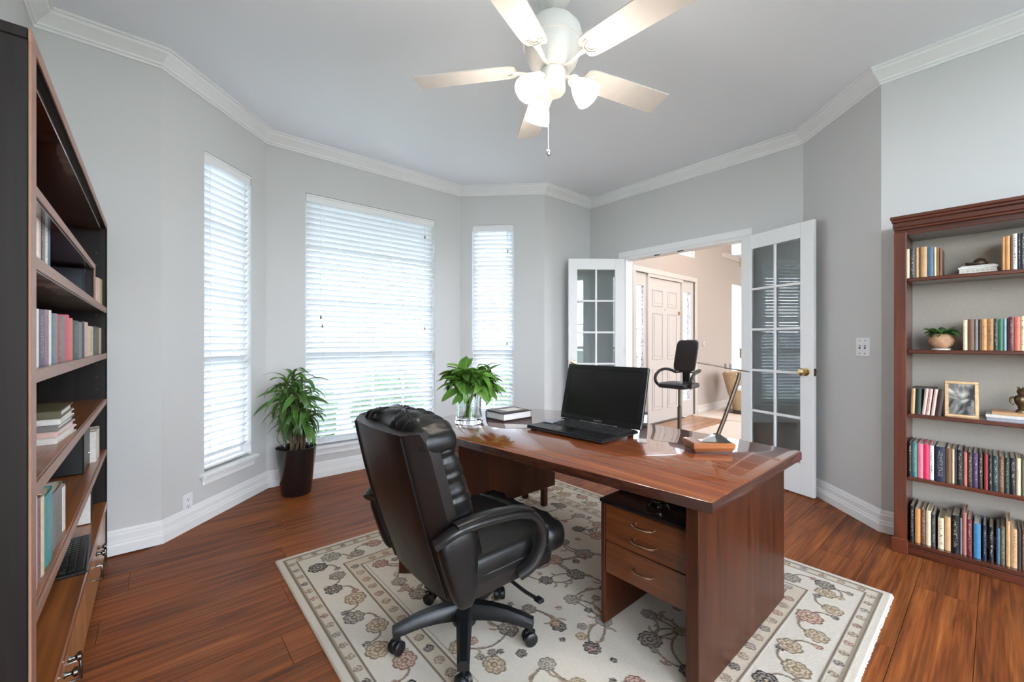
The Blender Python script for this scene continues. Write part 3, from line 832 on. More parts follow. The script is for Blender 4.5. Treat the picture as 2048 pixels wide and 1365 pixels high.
# ------------------------------------------------------------------ rug (woven print held per vertex)
RX0, RX1, RY0, RY1, RZ = -2.66, -.33, .523, 2.755, .012
def make_rug():
    st = .0042
    nx = int((RX1 - RX0) / st) + 1; ny = int((RY1 - RY0) / st) + 1
    xs = np.linspace(0, RX1 - RX0, nx); ys = np.linspace(0, RY1 - RY0, ny)
    gx, gy = np.meshgrid(xs, ys, indexing='ij')
    Wd, Hd = RX1 - RX0, RY1 - RY0
    rg = np.random.default_rng(11)
    ivory = np.array([.64, .56, .465]); cream = np.array([.585, .50, .40]); tan = np.array([.52, .425, .325])
    img = np.empty((nx, ny, 3)); img[:] = ivory
    e = np.minimum(np.minimum(gx, Wd - gx), np.minimum(gy, Hd - gy))
    def band(a, b, col): img[(e >= a) & (e < b)] = col
    band(.035, .095, cream); band(.285, .36, tan * 1.12)
    for q in (.035, .092, .285, .357):
        img[np.abs(e - q) < .0042] = (.20, .15, .11)
    for q in (.045, .375):
        img[np.abs(e - q) < .003] = (.36, .28, .2)
    pal = [(.25, .13, .105), (.32, .18, .13), (.12, .105, .095), (.17, .14, .115), (.045, .042, .045), (.30, .22, .14), (.21, .19, .165)]
    def flower(cx, cy, r, col, n, rot, sq=1.0):
        i0, i1 = max(0, int((cx - r * 1.3) / st)), min(nx, int((cx + r * 1.3) / st) + 2)
        j0, j1 = max(0, int((cy - r * 1.3) / st)), min(ny, int((cy + r * 1.3) / st) + 2)
        if i1 <= i0 or j1 <= j0: return
        X = gx[i0:i1, j0:j1] - cx; Y = (gy[i0:i1, j0:j1] - cy) / sq
        d = np.hypot(X, Y) / r; a = np.arctan2(Y, X) + rot
        sub = img[i0:i1, j0:j1]
        edge = .80 + .20 * np.abs(np.cos(n * a / 2)) ** .6
        col = np.array(col)
        ins = d < edge
        li = col * 1.0 + np.array([.27, .22, .175])
        sub[ins] = li
        sub[ins & (d > edge - .16)] = col * .75                      # outline
        sub[ins & (np.abs(np.cos(n * a / 2)) < .22) & (d > .35)] = col * .7      # petal joints
        sub[(np.abs(d - .58 - .06 * np.cos(n * a)) < .055)] = col * .9
        sub[(d < .30)] = col * .8
        sub[(d < .16)] = np.array([.50, .36, .22])
    def stroke(pts, wid, col):
        pts = np.array(pts)
        for k in range(len(pts) - 1):
            p, q = pts[k], pts[k + 1]
            lo = np.minimum(p, q) - wid * 2; hi = np.maximum(p, q) + wid * 2
            i0, i1 = max(0, int(lo[0] / st)), min(nx, int(hi[0] / st) + 2)
            j0, j1 = max(0, int(lo[1] / st)), min(ny, int(hi[1] / st) + 2)
            if i1 <= i0 or j1 <= j0: continue
            X = gx[i0:i1, j0:j1]; Y = gy[i0:i1, j0:j1]
            dx, dy = q - p; L2 = max(dx * dx + dy * dy, 1e-9)
            t = np.clip(((X - p[0]) * dx + (Y - p[1]) * dy) / L2, 0, 1)
            m = np.hypot(X - p[0] - t * dx, Y - p[1] - t * dy) < wid
            img[i0:i1, j0:j1][m] = col
    def curl(p, q, bend):
        p = np.array(p); q = np.array(q); m = (p + q) / 2; d = q - p
        c = m + bend * np.array([-d[1], d[0]])
        return [(1 - t) ** 2 * p + 2 * t * (1 - t) * c + t * t * q for t in np.linspace(0, 1, 12)]
    # field: flowers on a jittered lattice joined by curling vines
    F = []
    x0, x1, y0, y1 = .44, Wd - .44, .44, Hd - .44
    kx = 8; ky = 8
    for i in range(kx):
        for j in range(ky):
            F.append((x0 + (x1 - x0) * (i + .5 * (j % 2) * .9) / (kx - .6) + rg.uniform(-.03, .03), y0 + (y1 - y0) * j / (ky - 1) + rg.uniform(-.03, .03)))
    for k, p in enumerate(F):
        near = sorted(F, key=lambda q: (q[0] - p[0]) ** 2 + (q[1] - p[1]) ** 2)[1:4]
        for q in near[:2]:
            if rg.random() < .72:
                pts = curl(p, q, rg.uniform(-.55, .55))
                stroke(pts, .0048, (.21, .15, .115))
                for t in (3, 6, 9):
                    if rg.random() < .6:
                        b = pts[t]; a = rg.uniform(0, 2 * PI)
                        stroke(curl(b, b + .045 * np.array([math.cos(a), math.sin(a)]), .5), .0055, (.33, .24, .17))
    for p in F:
        flower(p[0], p[1], rg.uniform(.034, .056), pal[rg.integers(len(pal))], int(rg.integers(6, 10)), rg.uniform(0, 6), rg.uniform(.8, 1.1))
    for k in range(90):
        flower(rg.uniform(x0 - .03, x1 + .03), rg.uniform(y0 - .03, y1 + .03), rg.uniform(.014, .026), pal[rg.integers(len(pal))], 5, rg.uniform(0, 6))
    # main border: large blossoms with tendrils
    for side in range(4):
        Ln = Wd if side < 2 else Hd
        n = int(Ln / .155)
        for i in range(n):
            s = .18 + (Ln - .36) * (i + .5) / n + rg.uniform(-.012, .012)
            o = .19 + (.028 if i % 2 else -.028)
            P = [(s, o), (s, Hd - o), (o, s), (Wd - o, s)][side]
            o2 = .19 - (.05 if i % 2 else -.05)
            s2 = s + .08
            Q = [(s2, o2), (s2, Hd - o2), (o2, s2), (Wd - o2, s2)][side]
            stroke(curl(P, Q, .6), .005, (.24, .18, .13))
            flower(P[0], P[1], rg.uniform(.042, .055), pal[rg.integers(len(pal))], int(rg.integers(6, 9)), rg.uniform(0, 6))
            flower(Q[0], Q[1], .018, pal[rg.integers(len(pal))], 5, rg.uniform(0, 6))
        n = int(Ln / .085)
        for i in range(n):
            s = .07 + (Ln - .14) * (i + .5) / n
            for o, rr in ((.066, .018), (.322, .022)):
                if s < o + .03 or s > Ln - o - .03: continue
                P = [(s, o), (s, Hd - o), (o, s), (Wd - o, s)][side]
                flower(P[0], P[1], rr, pal[(i * 3) % len(pal)] if i % 2 else (.27, .2, .14), 4 if i % 2 else 6, .4)
    img *= (1 + .10 * (rg.random((nx, ny, 1)) - .5))
    lum = img.mean(2)
    z = RZ + .0012 * (lum < .40) + .0008 * rg.random((nx, ny))
    z[e < .004] = .002
    co = np.stack([gx + RX0, gy + RY0, z], 2).reshape(-1, 3)
    idx = np.arange(nx * ny).reshape(nx, ny)
    q = np.stack([idx[:-1, :-1], idx[1:, :-1], idx[1:, 1:], idx[:-1, 1:]], 2).reshape(-1, 4)
    me = bpy.data.meshes.new('rug')
    me.vertices.add(len(co)); me.vertices.foreach_set('co', co.ravel())
    me.loops.add(q.size); me.loops.foreach_set('vertex_index', q.ravel().astype(np.int32))
    me.polygons.add(len(q)); me.polygons.foreach_set('loop_start', np.arange(0, q.size, 4, dtype=np.int32))
    me.update(calc_edges=True)
    at = me.attributes.new('weave', 'FLOAT_COLOR', 'POINT')
    at.data.foreach_set('color', np.concatenate([img.reshape(-1, 3), np.ones((nx * ny, 1))], 1).astype(np.float32).ravel())
    m, nt, bs = newmat('wool_rug')
    a = N(nt, 'ShaderNodeAttribute'); a.attribute_name = 'weave'
    nt.links.new(a.outputs['Color'], bs.inputs['Base Color'])
    bs.inputs['Roughness'].default_value = .95; bs.inputs['Specular IOR Level'].default_value = .1
    tc = N(nt, 'ShaderNodeTexCoord'); nz = N(nt, 'ShaderNodeTexNoise', Scale=260.0); nt.links.new(tc.outputs['Object'], nz.inputs['Vector'])
    bumpto(nt, bs, nz.outputs['Fac'], .4, .004)
    rug = thing('area_rug', 'ivory floral area rug with patterned border under the desk', 'rug')
    ob('pile', me, m, rug)
    MB().box(RX0, RX1, RY0, RY1, .0005, .006).build('backing', M['carpet'], rug)
    fr = MB()
    for side in (RX0, RX1):
        yy = RY0 + .01
        while yy < RY1 - .01:
            l = rg.uniform(.002, .006); sg = -1 if side == RX0 else 1
            fr.box(side, side + sg * l, yy, yy + .006, .001, .005)
            yy += .009
    tag(fr.build('fringe', M['white_paper'], rug), kind='stuff')
make_rug()
RT = RZ + .0015                                   # things on the rug stand here

# ------------------------------------------------------------------ desk
DZ = .73
desk = thing('executive_desk', 'glossy red-brown wooden executive desk with rounded left end', 'desk', (-1.5, 1.8, RT))
def L2(x, y): return (x + 1.5, y - 1.8)
def catmull(pts, n=6):
    out = []
    for i in range(len(pts) - 1):
        p0 = pts[max(i - 1, 0)]; p1 = pts[i]; p2 = pts[i + 1]; p3 = pts[min(i + 2, len(pts) - 1)]
        for k in range(n):
            t = k / n
            out.append(tuple(.5 * ((2 * b) + (-a + c) * t + (2 * a - 5 * b + 4 * c - d) * t * t + (-a + 3 * b - 3 * c + d) * t ** 3) for a, b, c, d in zip(p0, p1, p2, p3)))
    out.append(tuple(pts[-1]))
    return out
far = catmull([(-.605, 2.345), (-1.0, 2.385), (-1.46, 2.40), (-1.95, 2.39), (-2.25, 2.31), (-2.46, 2.12), (-2.55, 1.86), (-2.53, 1.58), (-2.42, 1.38), (-2.25, 1.27), (-2.05, 1.235)])
outl = [(-.60, 1.375)] + far + [(-1.3, 1.31)]
cxy = (-1.5, 1.8)
def inset(o, k):
    res = []
    n = len(o)
    for i in range(n):
        a = Vector(o[i - 1]); b = Vector(o[i]); c = Vector(o[(i + 1) % n])
        d0 = (b - a).normalized(); d1 = (c - b).normalized()
        n0 = Vector((-d0.y, d0.x)); n1 = Vector((-d1.y, d1.x))
        mm = n0 + n1; mm = mm / max(mm.length_squared / 2, .3)
        res.append((b.x + mm.x * k, b.y + mm.y * k))
    return res
dz = DZ - RT
rings = []
for (k, z) in ((.0, dz - .040), (.0, dz - .010), (.003, dz - .004), (.009, dz)):
    rings.append([(*L2(*p), z) for p in inset(outl, k)])
m = MB(); m.grid(rings[2:], True, False, True); m.build('top', M['desk'], desk, True)
m = MB(); m.grid([[(*L2(*p), dz - .046) for p in inset(outl, .012)]] + rings[:3], True, True, False); m.build('edge_band', M['desk_dark'], desk, True)
def db(name, x0, x1, y0, y1, z0, z1, mat, b=.003, par=None):
    a = L2(x0, y0); c = L2(x1, y1)
    return MB().box(a[0], c[0], a[1], c[1], z0 - RT, z1 - RT, b).build(name, mat, par or desk)
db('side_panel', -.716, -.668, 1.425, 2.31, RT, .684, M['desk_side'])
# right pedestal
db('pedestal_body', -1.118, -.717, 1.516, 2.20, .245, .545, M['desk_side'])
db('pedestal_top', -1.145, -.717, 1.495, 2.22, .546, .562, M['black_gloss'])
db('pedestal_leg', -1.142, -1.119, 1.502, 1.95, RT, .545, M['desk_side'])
def pull(x, z, y, par, half=.045):
    a = L2(x, y)
    p = [(a[0] - half, a[1], z - RT), (a[0] - half * .95, a[1] - .020, z - RT + .002), (a[0] - half * .6, a[1] - .026, z - RT), (a[0] + half * .6, a[1] - .026, z - RT), (a[0] + half * .95, a[1] - .020, z - RT + .002), (a[0] + half, a[1], z - RT)]
    MB().tube(p, .0045, 8).build('handle', M['bronze_pull'], par, True)
d1 = db('drawer', -1.115, -.722, 1.500, 1.515, .384, .543, M['drawer'])
pull(-.925, .502, 1.500, d1); pull(-.925, .435, 1.500, d1, .052)
d2 = db('drawer', -1.115, -.722, 1.500, 1.515, .245, .380, M['drawer'])
pull(-.925, .318, 1.500, d2)
# left pedestal on legs
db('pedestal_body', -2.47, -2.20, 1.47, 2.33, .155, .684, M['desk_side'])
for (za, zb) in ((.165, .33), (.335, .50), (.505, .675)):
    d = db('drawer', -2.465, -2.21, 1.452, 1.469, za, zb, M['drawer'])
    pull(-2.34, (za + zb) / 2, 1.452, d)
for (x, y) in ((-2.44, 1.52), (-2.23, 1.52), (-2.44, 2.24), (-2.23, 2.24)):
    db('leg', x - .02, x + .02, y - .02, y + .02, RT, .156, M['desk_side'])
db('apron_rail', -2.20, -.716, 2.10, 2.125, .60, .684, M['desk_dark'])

# ------------------------------------------------------------------ laptop
LX, LY = -1.56, 1.70
lap = thing('laptop', 'large open black laptop on the desk', 'laptop', (LX, LY, DZ), R(2))
MB().box(-.27, .27, 0, .345, .008, .020, .004).build('base', M['laptop'], lap)
MB().box(-.268, .268, .002, .343, .0205, .026, .002).build('deck', M['laptop'], lap)
MB().box(-.271, .271, -.001, .346, .0135, .0155).build('trim_line', M['laptop_trim'], lap)
for (x, y) in ((-.24, .03), (.24, .03), (-.24, .31), (.24, .31)):
    MB().box(x - .012, x + .012, y - .012, y + .012, 0, .008).build('foot', M['plastic'], lap)
kb = MB().box(-.19, .25, .15, .315, .026, .0275).build('keyboard', M['slot'], lap)
me = MB().box(-.0115, .0115, -.0115, .0115, 0, .004, .002).mesh('key'); me.materials.append(M['keycap'])
for i in range(6):
    for j in range(16):
        inst('key', me, kb, (-.19 + .0275 * (j + .5), .15 + .0275 * (i + .5), .0275))
MB().box(-.09, .03, .03, .12, .0262, .0268).build('touchpad', M['screen'], lap)
lid = MB()
tilt = Matrix.Translation((0, .335, .03)) @ Matrix.Rotation(R(-14), 4, 'X')
lid.m = tilt
lid.box(-.29, .29, 0, .022, 0, .355, .006)
lido = lid.build('lid', M['laptop'], lap)
sc = MB(); sc.m = tilt
bz = .028
sc.box(-.29 + .002, .29 - .002, -.004, 0, 0, bz, .002); sc.box(-.288, .288, -.004, 0, .355 - bz, .353, .002)
sc.box(-.288, -.288 + bz, -.004, 0, bz, .355 - bz, .0); sc.box(.288 - bz, .288, -.004, 0, bz, .355 - bz, .0)
sc.build('bezel', M['plastic'], lido)
sc = MB(); sc.m = tilt; sc.box(-.26, .26, -.0012, .0, bz, .355 - bz); sc.build('screen', M['screen'], lido)
sc = MB(); sc.m = tilt; sc.box(-.03, .03, -.0046, -.0038, .009, .018); sc.build('badge', M['laptop_trim'], lido)
for x in (-.18, .18):
    MB().tube([(x - .04, .34, .026), (x + .04, .34, .026)], .011, 10).build('hinge', M['plastic'], lap)
gd = thing('phone', 'silver-blue phone lying on the left of the laptop keyboard deck', 'phone', (LX - .235, LY + .19, DZ + .0268), R(10))
MB().box(-.035, .035, -.07, .07, 0, .008, .003).build('body', M['silver'], gd)
MB().box(-.032, .032, -.064, .064, .0081, .0088).build('display', M['glass'], gd)
cdp = onz(1288, 852, DZ)
cd = thing('card_box', 'small white box with black ends beside the laptop screen', 'box', (cdp.x, cdp.y, DZ), YAW)
MB().box(-.024, .020, -.008, .008, 0, .018, .001).box(-.024, .020, -.008, .008, .068, .086, .001).build('band', M['slot'], cd)
MB().box(-.022, .018, -.007, .007, .018, .068).build('card', M['white_paper'], cd)

# ------------------------------------------------------------------ desk lamp (wood base, bent stem, flat head)
lp = onz(1416, 902, DZ)
lamp = thing('desk_lamp', 'slim dark desk lamp with copper wooden base and flat glass head', 'lamp', (lp.x, lp.y, DZ), YAW)
m = MB()
m.grid([[(sx * a, sy * b, z) for sx, sy in ((-1, -1), (1, -1), (1, 1), (-1, 1))] for a, b, z in ((.082, .055, 0), (.086, .058, .012), (.095, .066, .026), (.097, .068, .044), (.092, .064, .050))], True, True, True)
m.build('base', M['case_shelf'], lamp)
m = MB(); m.grid([[(sx * a, sy * b, z) for sx, sy in ((-1, -1), (1, -1), (1, 1), (-1, 1))] for a, b, z in ((.084, .056, .0), (.088, .060, .012))], True, False, False); m.build('plinth', M['desk_dark'], lamp)
m = MB(); m.grid([[(.02, -.05, .050), (.085, -.055, .050), (.085, .04, .050), (.02, .04, .05)], [(.030, -.02, .082), (.05, -.02, .082), (.05, .01, .082), (.030, .01, .082)]], True, True, True); m.build('stem_socket', M['nickel'], lamp)
m = MB(); m.grid([[(-.045, -.03, .051), (.02, -.04, .051), (.02, .03, .051), (-.045, .02, .051)], [(-.03, -.01, .056), (.026, -.02, .078), (.026, .01, .078), (-.03, .005, .056)]], True, True, True); m.build('switch_cover', M['chrome'], lamp)
kk = FPX / ((lp - Vector((0, 0, DZ))).length) 
dl = (-_s * lp.x + _c * lp.y)
def LP(px, py): return ((px - 1416) / FPX * dl, 0, HC + (HOR - py) / FPX * dl - DZ)
st = catmull([LP(1434, 874), LP(1446, 845), LP(1458, 812), LP(1470, 778), LP(1477, 758), LP(1479, 746)], 4)
MB().tube(st, [.0105 - .002 * i / len(st) for i in range(len(st))], 10, flat=.7).build('stem', M['dark_metal'], lamp, True)
a = Vector(LP(1490, 744)); b = Vector(LP(1392, 727))
m = MB(); m.add([a + Vector((0, -.05, 0)), a + Vector((0, .05, 0)), b + Vector((.02, .03, 0)), b + Vector((0, -.01, 0)),
                 a + Vector((-.01, -.05, .005)), a + Vector((-.01, .05, .005)), b + Vector((.02, .03, .004)), b + Vector((0, -.01, .004))],
                [(0, 1, 2, 3), (4, 5, 6, 7), (0, 1, 5, 4), (1, 2, 6, 5), (2, 3, 7, 6), (3, 0, 4, 7)])
m.build('head', M['dark_metal'], lamp)
m = MB(); m.add([a + Vector((-.02, -.045, .0075)), a + Vector((-.02, .045, .0075)), b + Vector((.03, .028, .0055)), b + Vector((.01, -.008, .0055)),
                 a + Vector((-.02, -.045, .010)), a + Vector((-.02, .045, .010)), b + Vector((.03, .028, .008)), b + Vector((.01, -.008, .008))],
                [(0, 1, 2, 3), (4, 5, 6, 7), (0, 1, 5, 4), (1, 2, 6, 5), (2, 3, 7, 6), (3, 0, 4, 7)])
m.build('head_glass', M['glass'], lamp)
for px in (1451, 1461):
    p = Vector(LP(px, 738)); MB().tube([p, p + Vector((0, 0, .024))], .004, 8).build('post', M['nickel'], lamp)

# ------------------------------------------------------------------ books lying on the desk
def flat_book(loc, rz, w, d, h, col, label, cat='book', group=None, name='book', pr=0):
    o = thing(name, label, cat, loc, rz, group)
    c = MB().box(-w / 2, w / 2, -d / 2, d / 2, 0, .004, .001).box(-w / 2, w / 2, -d / 2, d / 2, h - .004, h, .001).box(-w / 2, -w / 2 + .005, -d / 2, d / 2, .004, h - .004).build('cover', M['book%d' % pr], o)
    c.color = col
    MB().box(-w / 2 + .005, w / 2 - .008, -d / 2 + .006, d / 2 - .006, .004, h - .004).build('pages', M['white_paper'], o)
    return o
flat_book((-2.20, 1.865, DZ), R(0), .20, .25, .048, (.02, .02, .03, 1), 'thick black book lying on the desk beside the vase', group='reading on the desk')
mg = thing('magazine', 'thin glossy magazine on top of the black book on the desk', 'magazine', (-2.215, 1.865, DZ + .048), R(-6), 'reading on the desk')
MB().box(-.09, .09, -.115, .115, 0, .006, .001).build('cover', M['book2'], mg).color = (.10, .075, .06, 1)
MB().box(-.02, .07, -.06, .08, .0065, .0075).build('loose_sheet', M['white_paper'], mg).matrix_local = Matrix.Rotation(R(8), 4, 'Z')

# ------------------------------------------------------------------ leaves
def leaf_mesh(name, droop, width, fold, mat, wave=0.0, n=9):
    rows = []; x = z = 0.0; ang = 0.0
    for i in range(n + 1):
        t = i / n
        wd = width * (math.sin(PI * min(1, t * .93 + .05)) ** .75) * (1 - .25 * t)
        if i == n: wd = .001
        ang = -droop * t
        rows.append([(x, -wd, z + fold * wd + wave * math.sin(t * 9) * .02), (x, -wd * .5, z + fold * wd * .35), (x, 0, z), (x, wd * .5, z + fold * wd * .35), (x, wd, z + fold * wd - wave * math.sin(t * 9 + 1) * .02)])
        x += math.cos(ang) / n; z += math.sin(ang) / n
    me = MB().grid(rows).mesh(name, 'all'); me.materials.append(mat)
    return me
def orient(loc, az, el, roll, sc):
    return Matrix.Translation(loc) @ Matrix.Rotation(az, 4, 'Z') @ Matrix.Rotation(-el, 4, 'Y') @ Matrix.Rotation(roll, 4, 'X') @ Matrix.Diagonal((sc[0], sc[1], sc[2], 1))

# potted plant in the bay
rp = random.Random(5)
PP = Vector((-3.78, .90, 0))
pl = thing('potted_plant', 'leafy green corn plant in a tall black pot in the bay corner', 'plant', PP)
prof = [(0, 0), (.105, 0), (.112, .01), (.152, .37), (.155, .385), (.150, .388), (.146, .372), (.140, .33), (0, .33)]
MB().lathe(prof, 40).build('pot', M['pot'], pl, True)
MB().lathe([(0, .331), (.139, .331), (.10, .345), (0, .35)], 24).build('soil', M['soil'], pl, True)
LM = [leaf_mesh('leaf', dr, wd, .35, M['leaf'], wv) for dr, wd, wv in ((1.3, .115, .2), (1.9, .10, .3), (2.4, .11, .2), (.6, .09, .1))]
stems = [((.02, -.01), (.045, .03), .72), ((-.04, .02), (-.05, -.01), .97), ((.0, .05), (.02, .05), .60), ((.03, .03), (.09, -.02), .90), ((-.02, -.03), (-.09, .05), .78), ((.0, -.04), (.03, -.07), .93)]
for (b0, b1, h) in stems:
    path = [(b0[0] + (b1[0] - b0[0]) * t, b0[1] + (b1[1] - b0[1]) * t + .012 * math.sin(5 * t), .34 + (h - .34) * t) for t in (0, .25, .5, .75, 1)]
    MB().tube(path, [.012, .011, .010, .009, .007], 8).build('stem', M['stem'], pl, True)
    for k in range(30):
        t = .3 + .7 * (k / 29) ** .7
        p = Vector((b0[0] + (b1[0] - b0[0]) * t, b0[1] + (b1[1] - b0[1]) * t, .34 + (h - .34) * t))
        if p.z < .56: continue
        az = k * 2.4 + rp.uniform(-.4, .4)
        tt = max(0, (t - .3) / .7)
        el = R(-5 + 62 * tt ** 2.5 + rp.uniform(-18, 14))
        l = rp.uniform(.20, .30)
        tip = PP + p + Vector((math.cos(az) * l * .85, math.sin(az) * l * .85, 0))
        if tip.x < -4.03 or tip.x + tip.y < -3.24: continue
        inst('leaf', LM[rp.randrange(3)], pl, mat4=orient(p, az, el, rp.uniform(-.5, .5), (l, l * rp.uniform(.85, 1.15), l)))

# crystal vase with foliage
VP = onz(938, 846, DZ)
vs = thing('vase', 'square cut-crystal vase of green leafy stems on the desk', 'vase', (VP.x, VP.y, DZ), R(20))
def sq(r, z, n=48, e=.5, rip=.0):
    out = []
    for j in range(n):
        th = 2 * PI * j / n
        c, s_ = math.cos(th), math.sin(th)
        k = (abs(c) ** (2 / e) + abs(s_) ** (2 / e)) ** (-e / 2)
        rr = r * k * (1 + rip * math.cos(12 * th))
        out.append((rr * c, rr * s_, z))
    return out
m = MB()
m.grid([sq(.074, 0), sq(.078, .006), sq(.074, .03, rip=.02), sq(.066, .08, rip=.03), sq(.068, .15, rip=.03), sq(.080, .215, rip=.03), sq(.084, .222), sq(.078, .222), sq(.074, .21), sq(.062, .15), sq(.060, .08), sq(.064, .035), sq(.05, .03)], True, True, True)
m.build('glass_body', M['crystal'], vs, True)
rv = random.Random(9)
LV = [leaf_mesh('leaf', dr, wd, .25, M['leaf_pale'], .25) for dr, wd in ((1.3, .21), (1.9, .18), (.9, .22))]
for k in range(17):
    a = k * 2.4; r0 = rv.uniform(.01, .04); r1 = rv.uniform(.03, .10)
    h = rv.uniform(.27, .37)
    p0 = Vector((-r0 * math.cos(a), -r0 * math.sin(a), .036)); p1 = Vector((r1 * .5 * math.cos(a), r1 * .5 * math.sin(a), .215)); p2 = Vector((r1 * math.cos(a), r1 * math.sin(a), h))
    path = [(1 - t) ** 2 * p0 + 2 * t * (1 - t) * p1 + t * t * p2 for t in (0, .2, .4, .6, .8, 1)]
    MB().tube(path, .0045, 7).build('stem', M['green_stem'], vs, True)
    for q in range(8):
        el = R(rv.uniform(-12, 65)); az = a + rv.uniform(-1.2, 1.2) if q else a
        l = rv.uniform(.11, .185)
        inst('leaf', LV[rv.randrange(3)], vs, mat4=orient(path[5] - Vector((0, 0, .012 * q)), az, el, rv.uniform(-.6, .6), (l, l, l)))

# ------------------------------------------------------------------ executive chair
ch = thing('office_chair', 'black leather executive office chair with its back to the camera', 'chair', (-1.44, 1.0, RT), R(0))
# base: hub, five arms with casters
CB = (-.03, .0)
MB().lathe([(0, .05), (.05, .055), (.052, .10), (.045, .13), (.03, .135), (.03, .16), (0, .16)], 24, CB[0], CB[1]).build('hub', M['plastic'], ch, True)
MB().lathe([(.026, .13), (.026, .27), (.034, .275), (.034, .33)], 20, CB[0], CB[1]).build('gas_column', M['plastic'], ch, True)
for a in (-107, -35, 37, 109, 181):
    ar = R(a); c, s_ = math.cos(ar), math.sin(ar)
    rows = []
    for t in (0, .15, .35, .6, .85, 1.0):
        r_ = .03 + .265 * t; z = .112 - .022 * t - .012 * math.sin(PI * t) + .028 * math.sin(PI * t); hw = .034 - .012 * t; hh = .030 - .012 * t
        row = []
        for (u, v) in ((-1, -1), (1, -1), (1, .35), (.55, 1), (-.55, 1), (-1, .35)):
            row.append((CB[0] + r_ * c - u * hw * s_, CB[1] + r_ * s_ + u * hw * c, z + v * hh))
        rows.append(row)
    arm = MB().grid(rows, True, True, True).build('base_arm', M['plastic'], ch, True)
    cx_, cy_ = CB[0] + .28 * c, CB[1] + .28 * s_
    cas = MB().tube([(cx_, cy_, .045), (cx_, cy_, .085)], .009, 8).build('caster', M['plastic'], arm)
    hood = MB(); hood.m = Matrix.Translation((cx_, cy_, 0)) @ Matrix.Rotation(ar + .6, 4, 'Z')
    for sd in (-1, 1):
        rowz = [[(.027 * rr * math.cos(2 * PI * j / 20), sd * y, .0275 + .027 * rr * math.sin(2 * PI * j / 20)) for j in range(20)] for rr, y in ((.35, .005), (1, .006), (1, .022), (.8, .026), (.3, .027))]
        hood.grid(rowz, True, True, True)
    hood.box(-.02, .024, -.005, .005, .02, .056, .003)
    w_ = MB(); w_.v = hood.v; w_.f = hood.f
    w_.build('caster_wheel', M['plastic'], arm, True)
MB().box(-.12, .09, -.12, .12, .315, .350, .012).build('tilt_mechanism', M['plastic'], ch)
MB().tube(catmull([(.05, .03, .33), (.18, .05, .315), (.27, .07, .29), (.33, .085, .28)], 4), [.007] * 13, 8).build('lever', M['plastic'], ch, True)
MB().box(.315, .352, .07, .10, .272, .288, .006).build('lever_grip', M['plastic'], ch)
# seat
def seatfn(x, y, z):
    t = (y + .22) / .48
    if z > .44: z += .012 * math.cos(x * 5) + .02 * max(0, t - .6) 
    if t > .75: z -= .10 * (t - .75) ** 2 * 8 * .35
    return (x, y, z)
MB().sell((0, .02, .425), (.265, .255, .065), .38, .25, 48, 18, seatfn).build('seat_cushion', M['leather'], ch, True)
MB().sell((0, .02, .372), (.262, .245, .045), .3, .22, 40, 12).build('seat_pan', M['leather_brown'], ch, True)
def rollfn(x, y, z):
    k = 1 + .045 * math.sin(x * 85) + .03 * math.sin(x * 43 + 2)
    b = .85 + .25 * abs(x / .26) ** 1.5
    return (x, .255 + (y - .255) * k * b, .425 + (z - .425) * k * b)
MB().sell((0, .258, .428), (.272, .066, .084), .75, .45, 90, 18, rollfn).build('front_roll', M['leather'], ch, True)
for x in (-.262, .262):
    MB().tube([(x * .98, -.2, .415), (x, -.05, .413), (x, .12, .415), (x * .99, .22, .42)], .0045, 8).build('piping', M['leather'], ch, True)
# back shell: swept section leaning backwards
def bl(t):                                    # centreline of the shell, local
    return (-.225 - .175 * t - .012 * math.sin(PI * t), .335 + .60 * t)
rows = []
for i in range(15):
    t = i / 14
    y, z = bl(t)
    w0 = .195 + .012 * math.sin(PI * t); ww = .245 + .015 * math.sin(PI * t)
    fo = .095 if t < .9 else .095 - .3 * (t - .9)
    sec = [(-ww, fo), (-ww - .006, fo * .6), (-w0 - .018, .012), (-w0, 0), (-w0 * .5, -.008), (0, -.011), (w0 * .5, -.008), (w0, 0), (w0 + .018, .012), (ww + .006, fo * .6), (ww, fo), (w0, fo * .62), (0, fo * .5), (-w0, fo * .62)]
    rows.append([(x, y + f, z + f * .25) for x, f in sec])
MB().grid(rows, True, True, True).build('back_shell', M['leather_brown'], ch, True)
for sg in (-1, 1):
    path = []
    for i in range(11):
        t = .02 + .97 * i / 10
        y, z = bl(t); path.append((sg * (.197 + .012 * math.sin(PI * t)), y - .001, z))
    MB().tube(path, .004, 6).build('back_piping', M['leather'], ch, True)
# padded back cushion with gathered creases and a rolled headrest
def gather(t, px, k):
    return k * (math.sin(t * 24 + 3 * px + 1.2 * math.sin(px * 11)) * .28 + math.sin(t * 61 + px * 26) * .28 + math.sin(t * 97 - px * 31) * .16 + math.sin(px * 60 + t * 12) * .25)
rows = []
nT, nA = 90, 56
for i in range(nT + 1):
    t = i / nT
    y, z = bl(.16 + .74 * t)
    th = .062 + .014 * math.sin(PI * t)
    if t < .06: th *= math.sqrt(max(.03, 1 - ((.06 - t) / .061) ** 2))
    wd = .250 + .010 * math.sin(PI * t)
    row = []
    for j in range(nA):
        a = 2 * PI * j / nA
        cx_ = math.copysign(abs(math.cos(a)) ** .5, math.cos(a)); sy_ = math.copysign(abs(math.sin(a)) ** .75, math.sin(a))
        px = wd * cx_
        g_ = gather(t, px, .0045 + .004 * t)
        row.append((px + (g_ * .7 if abs(cx_) > .9 else 0) * math.copysign(1, cx_), y + .125 + sy_ * (th + g_), z + .022 + sy_ * .012))
    rows.append(row)
MB().grid(rows, True, True, True).build('back_cushion', M['leather'], ch, True)
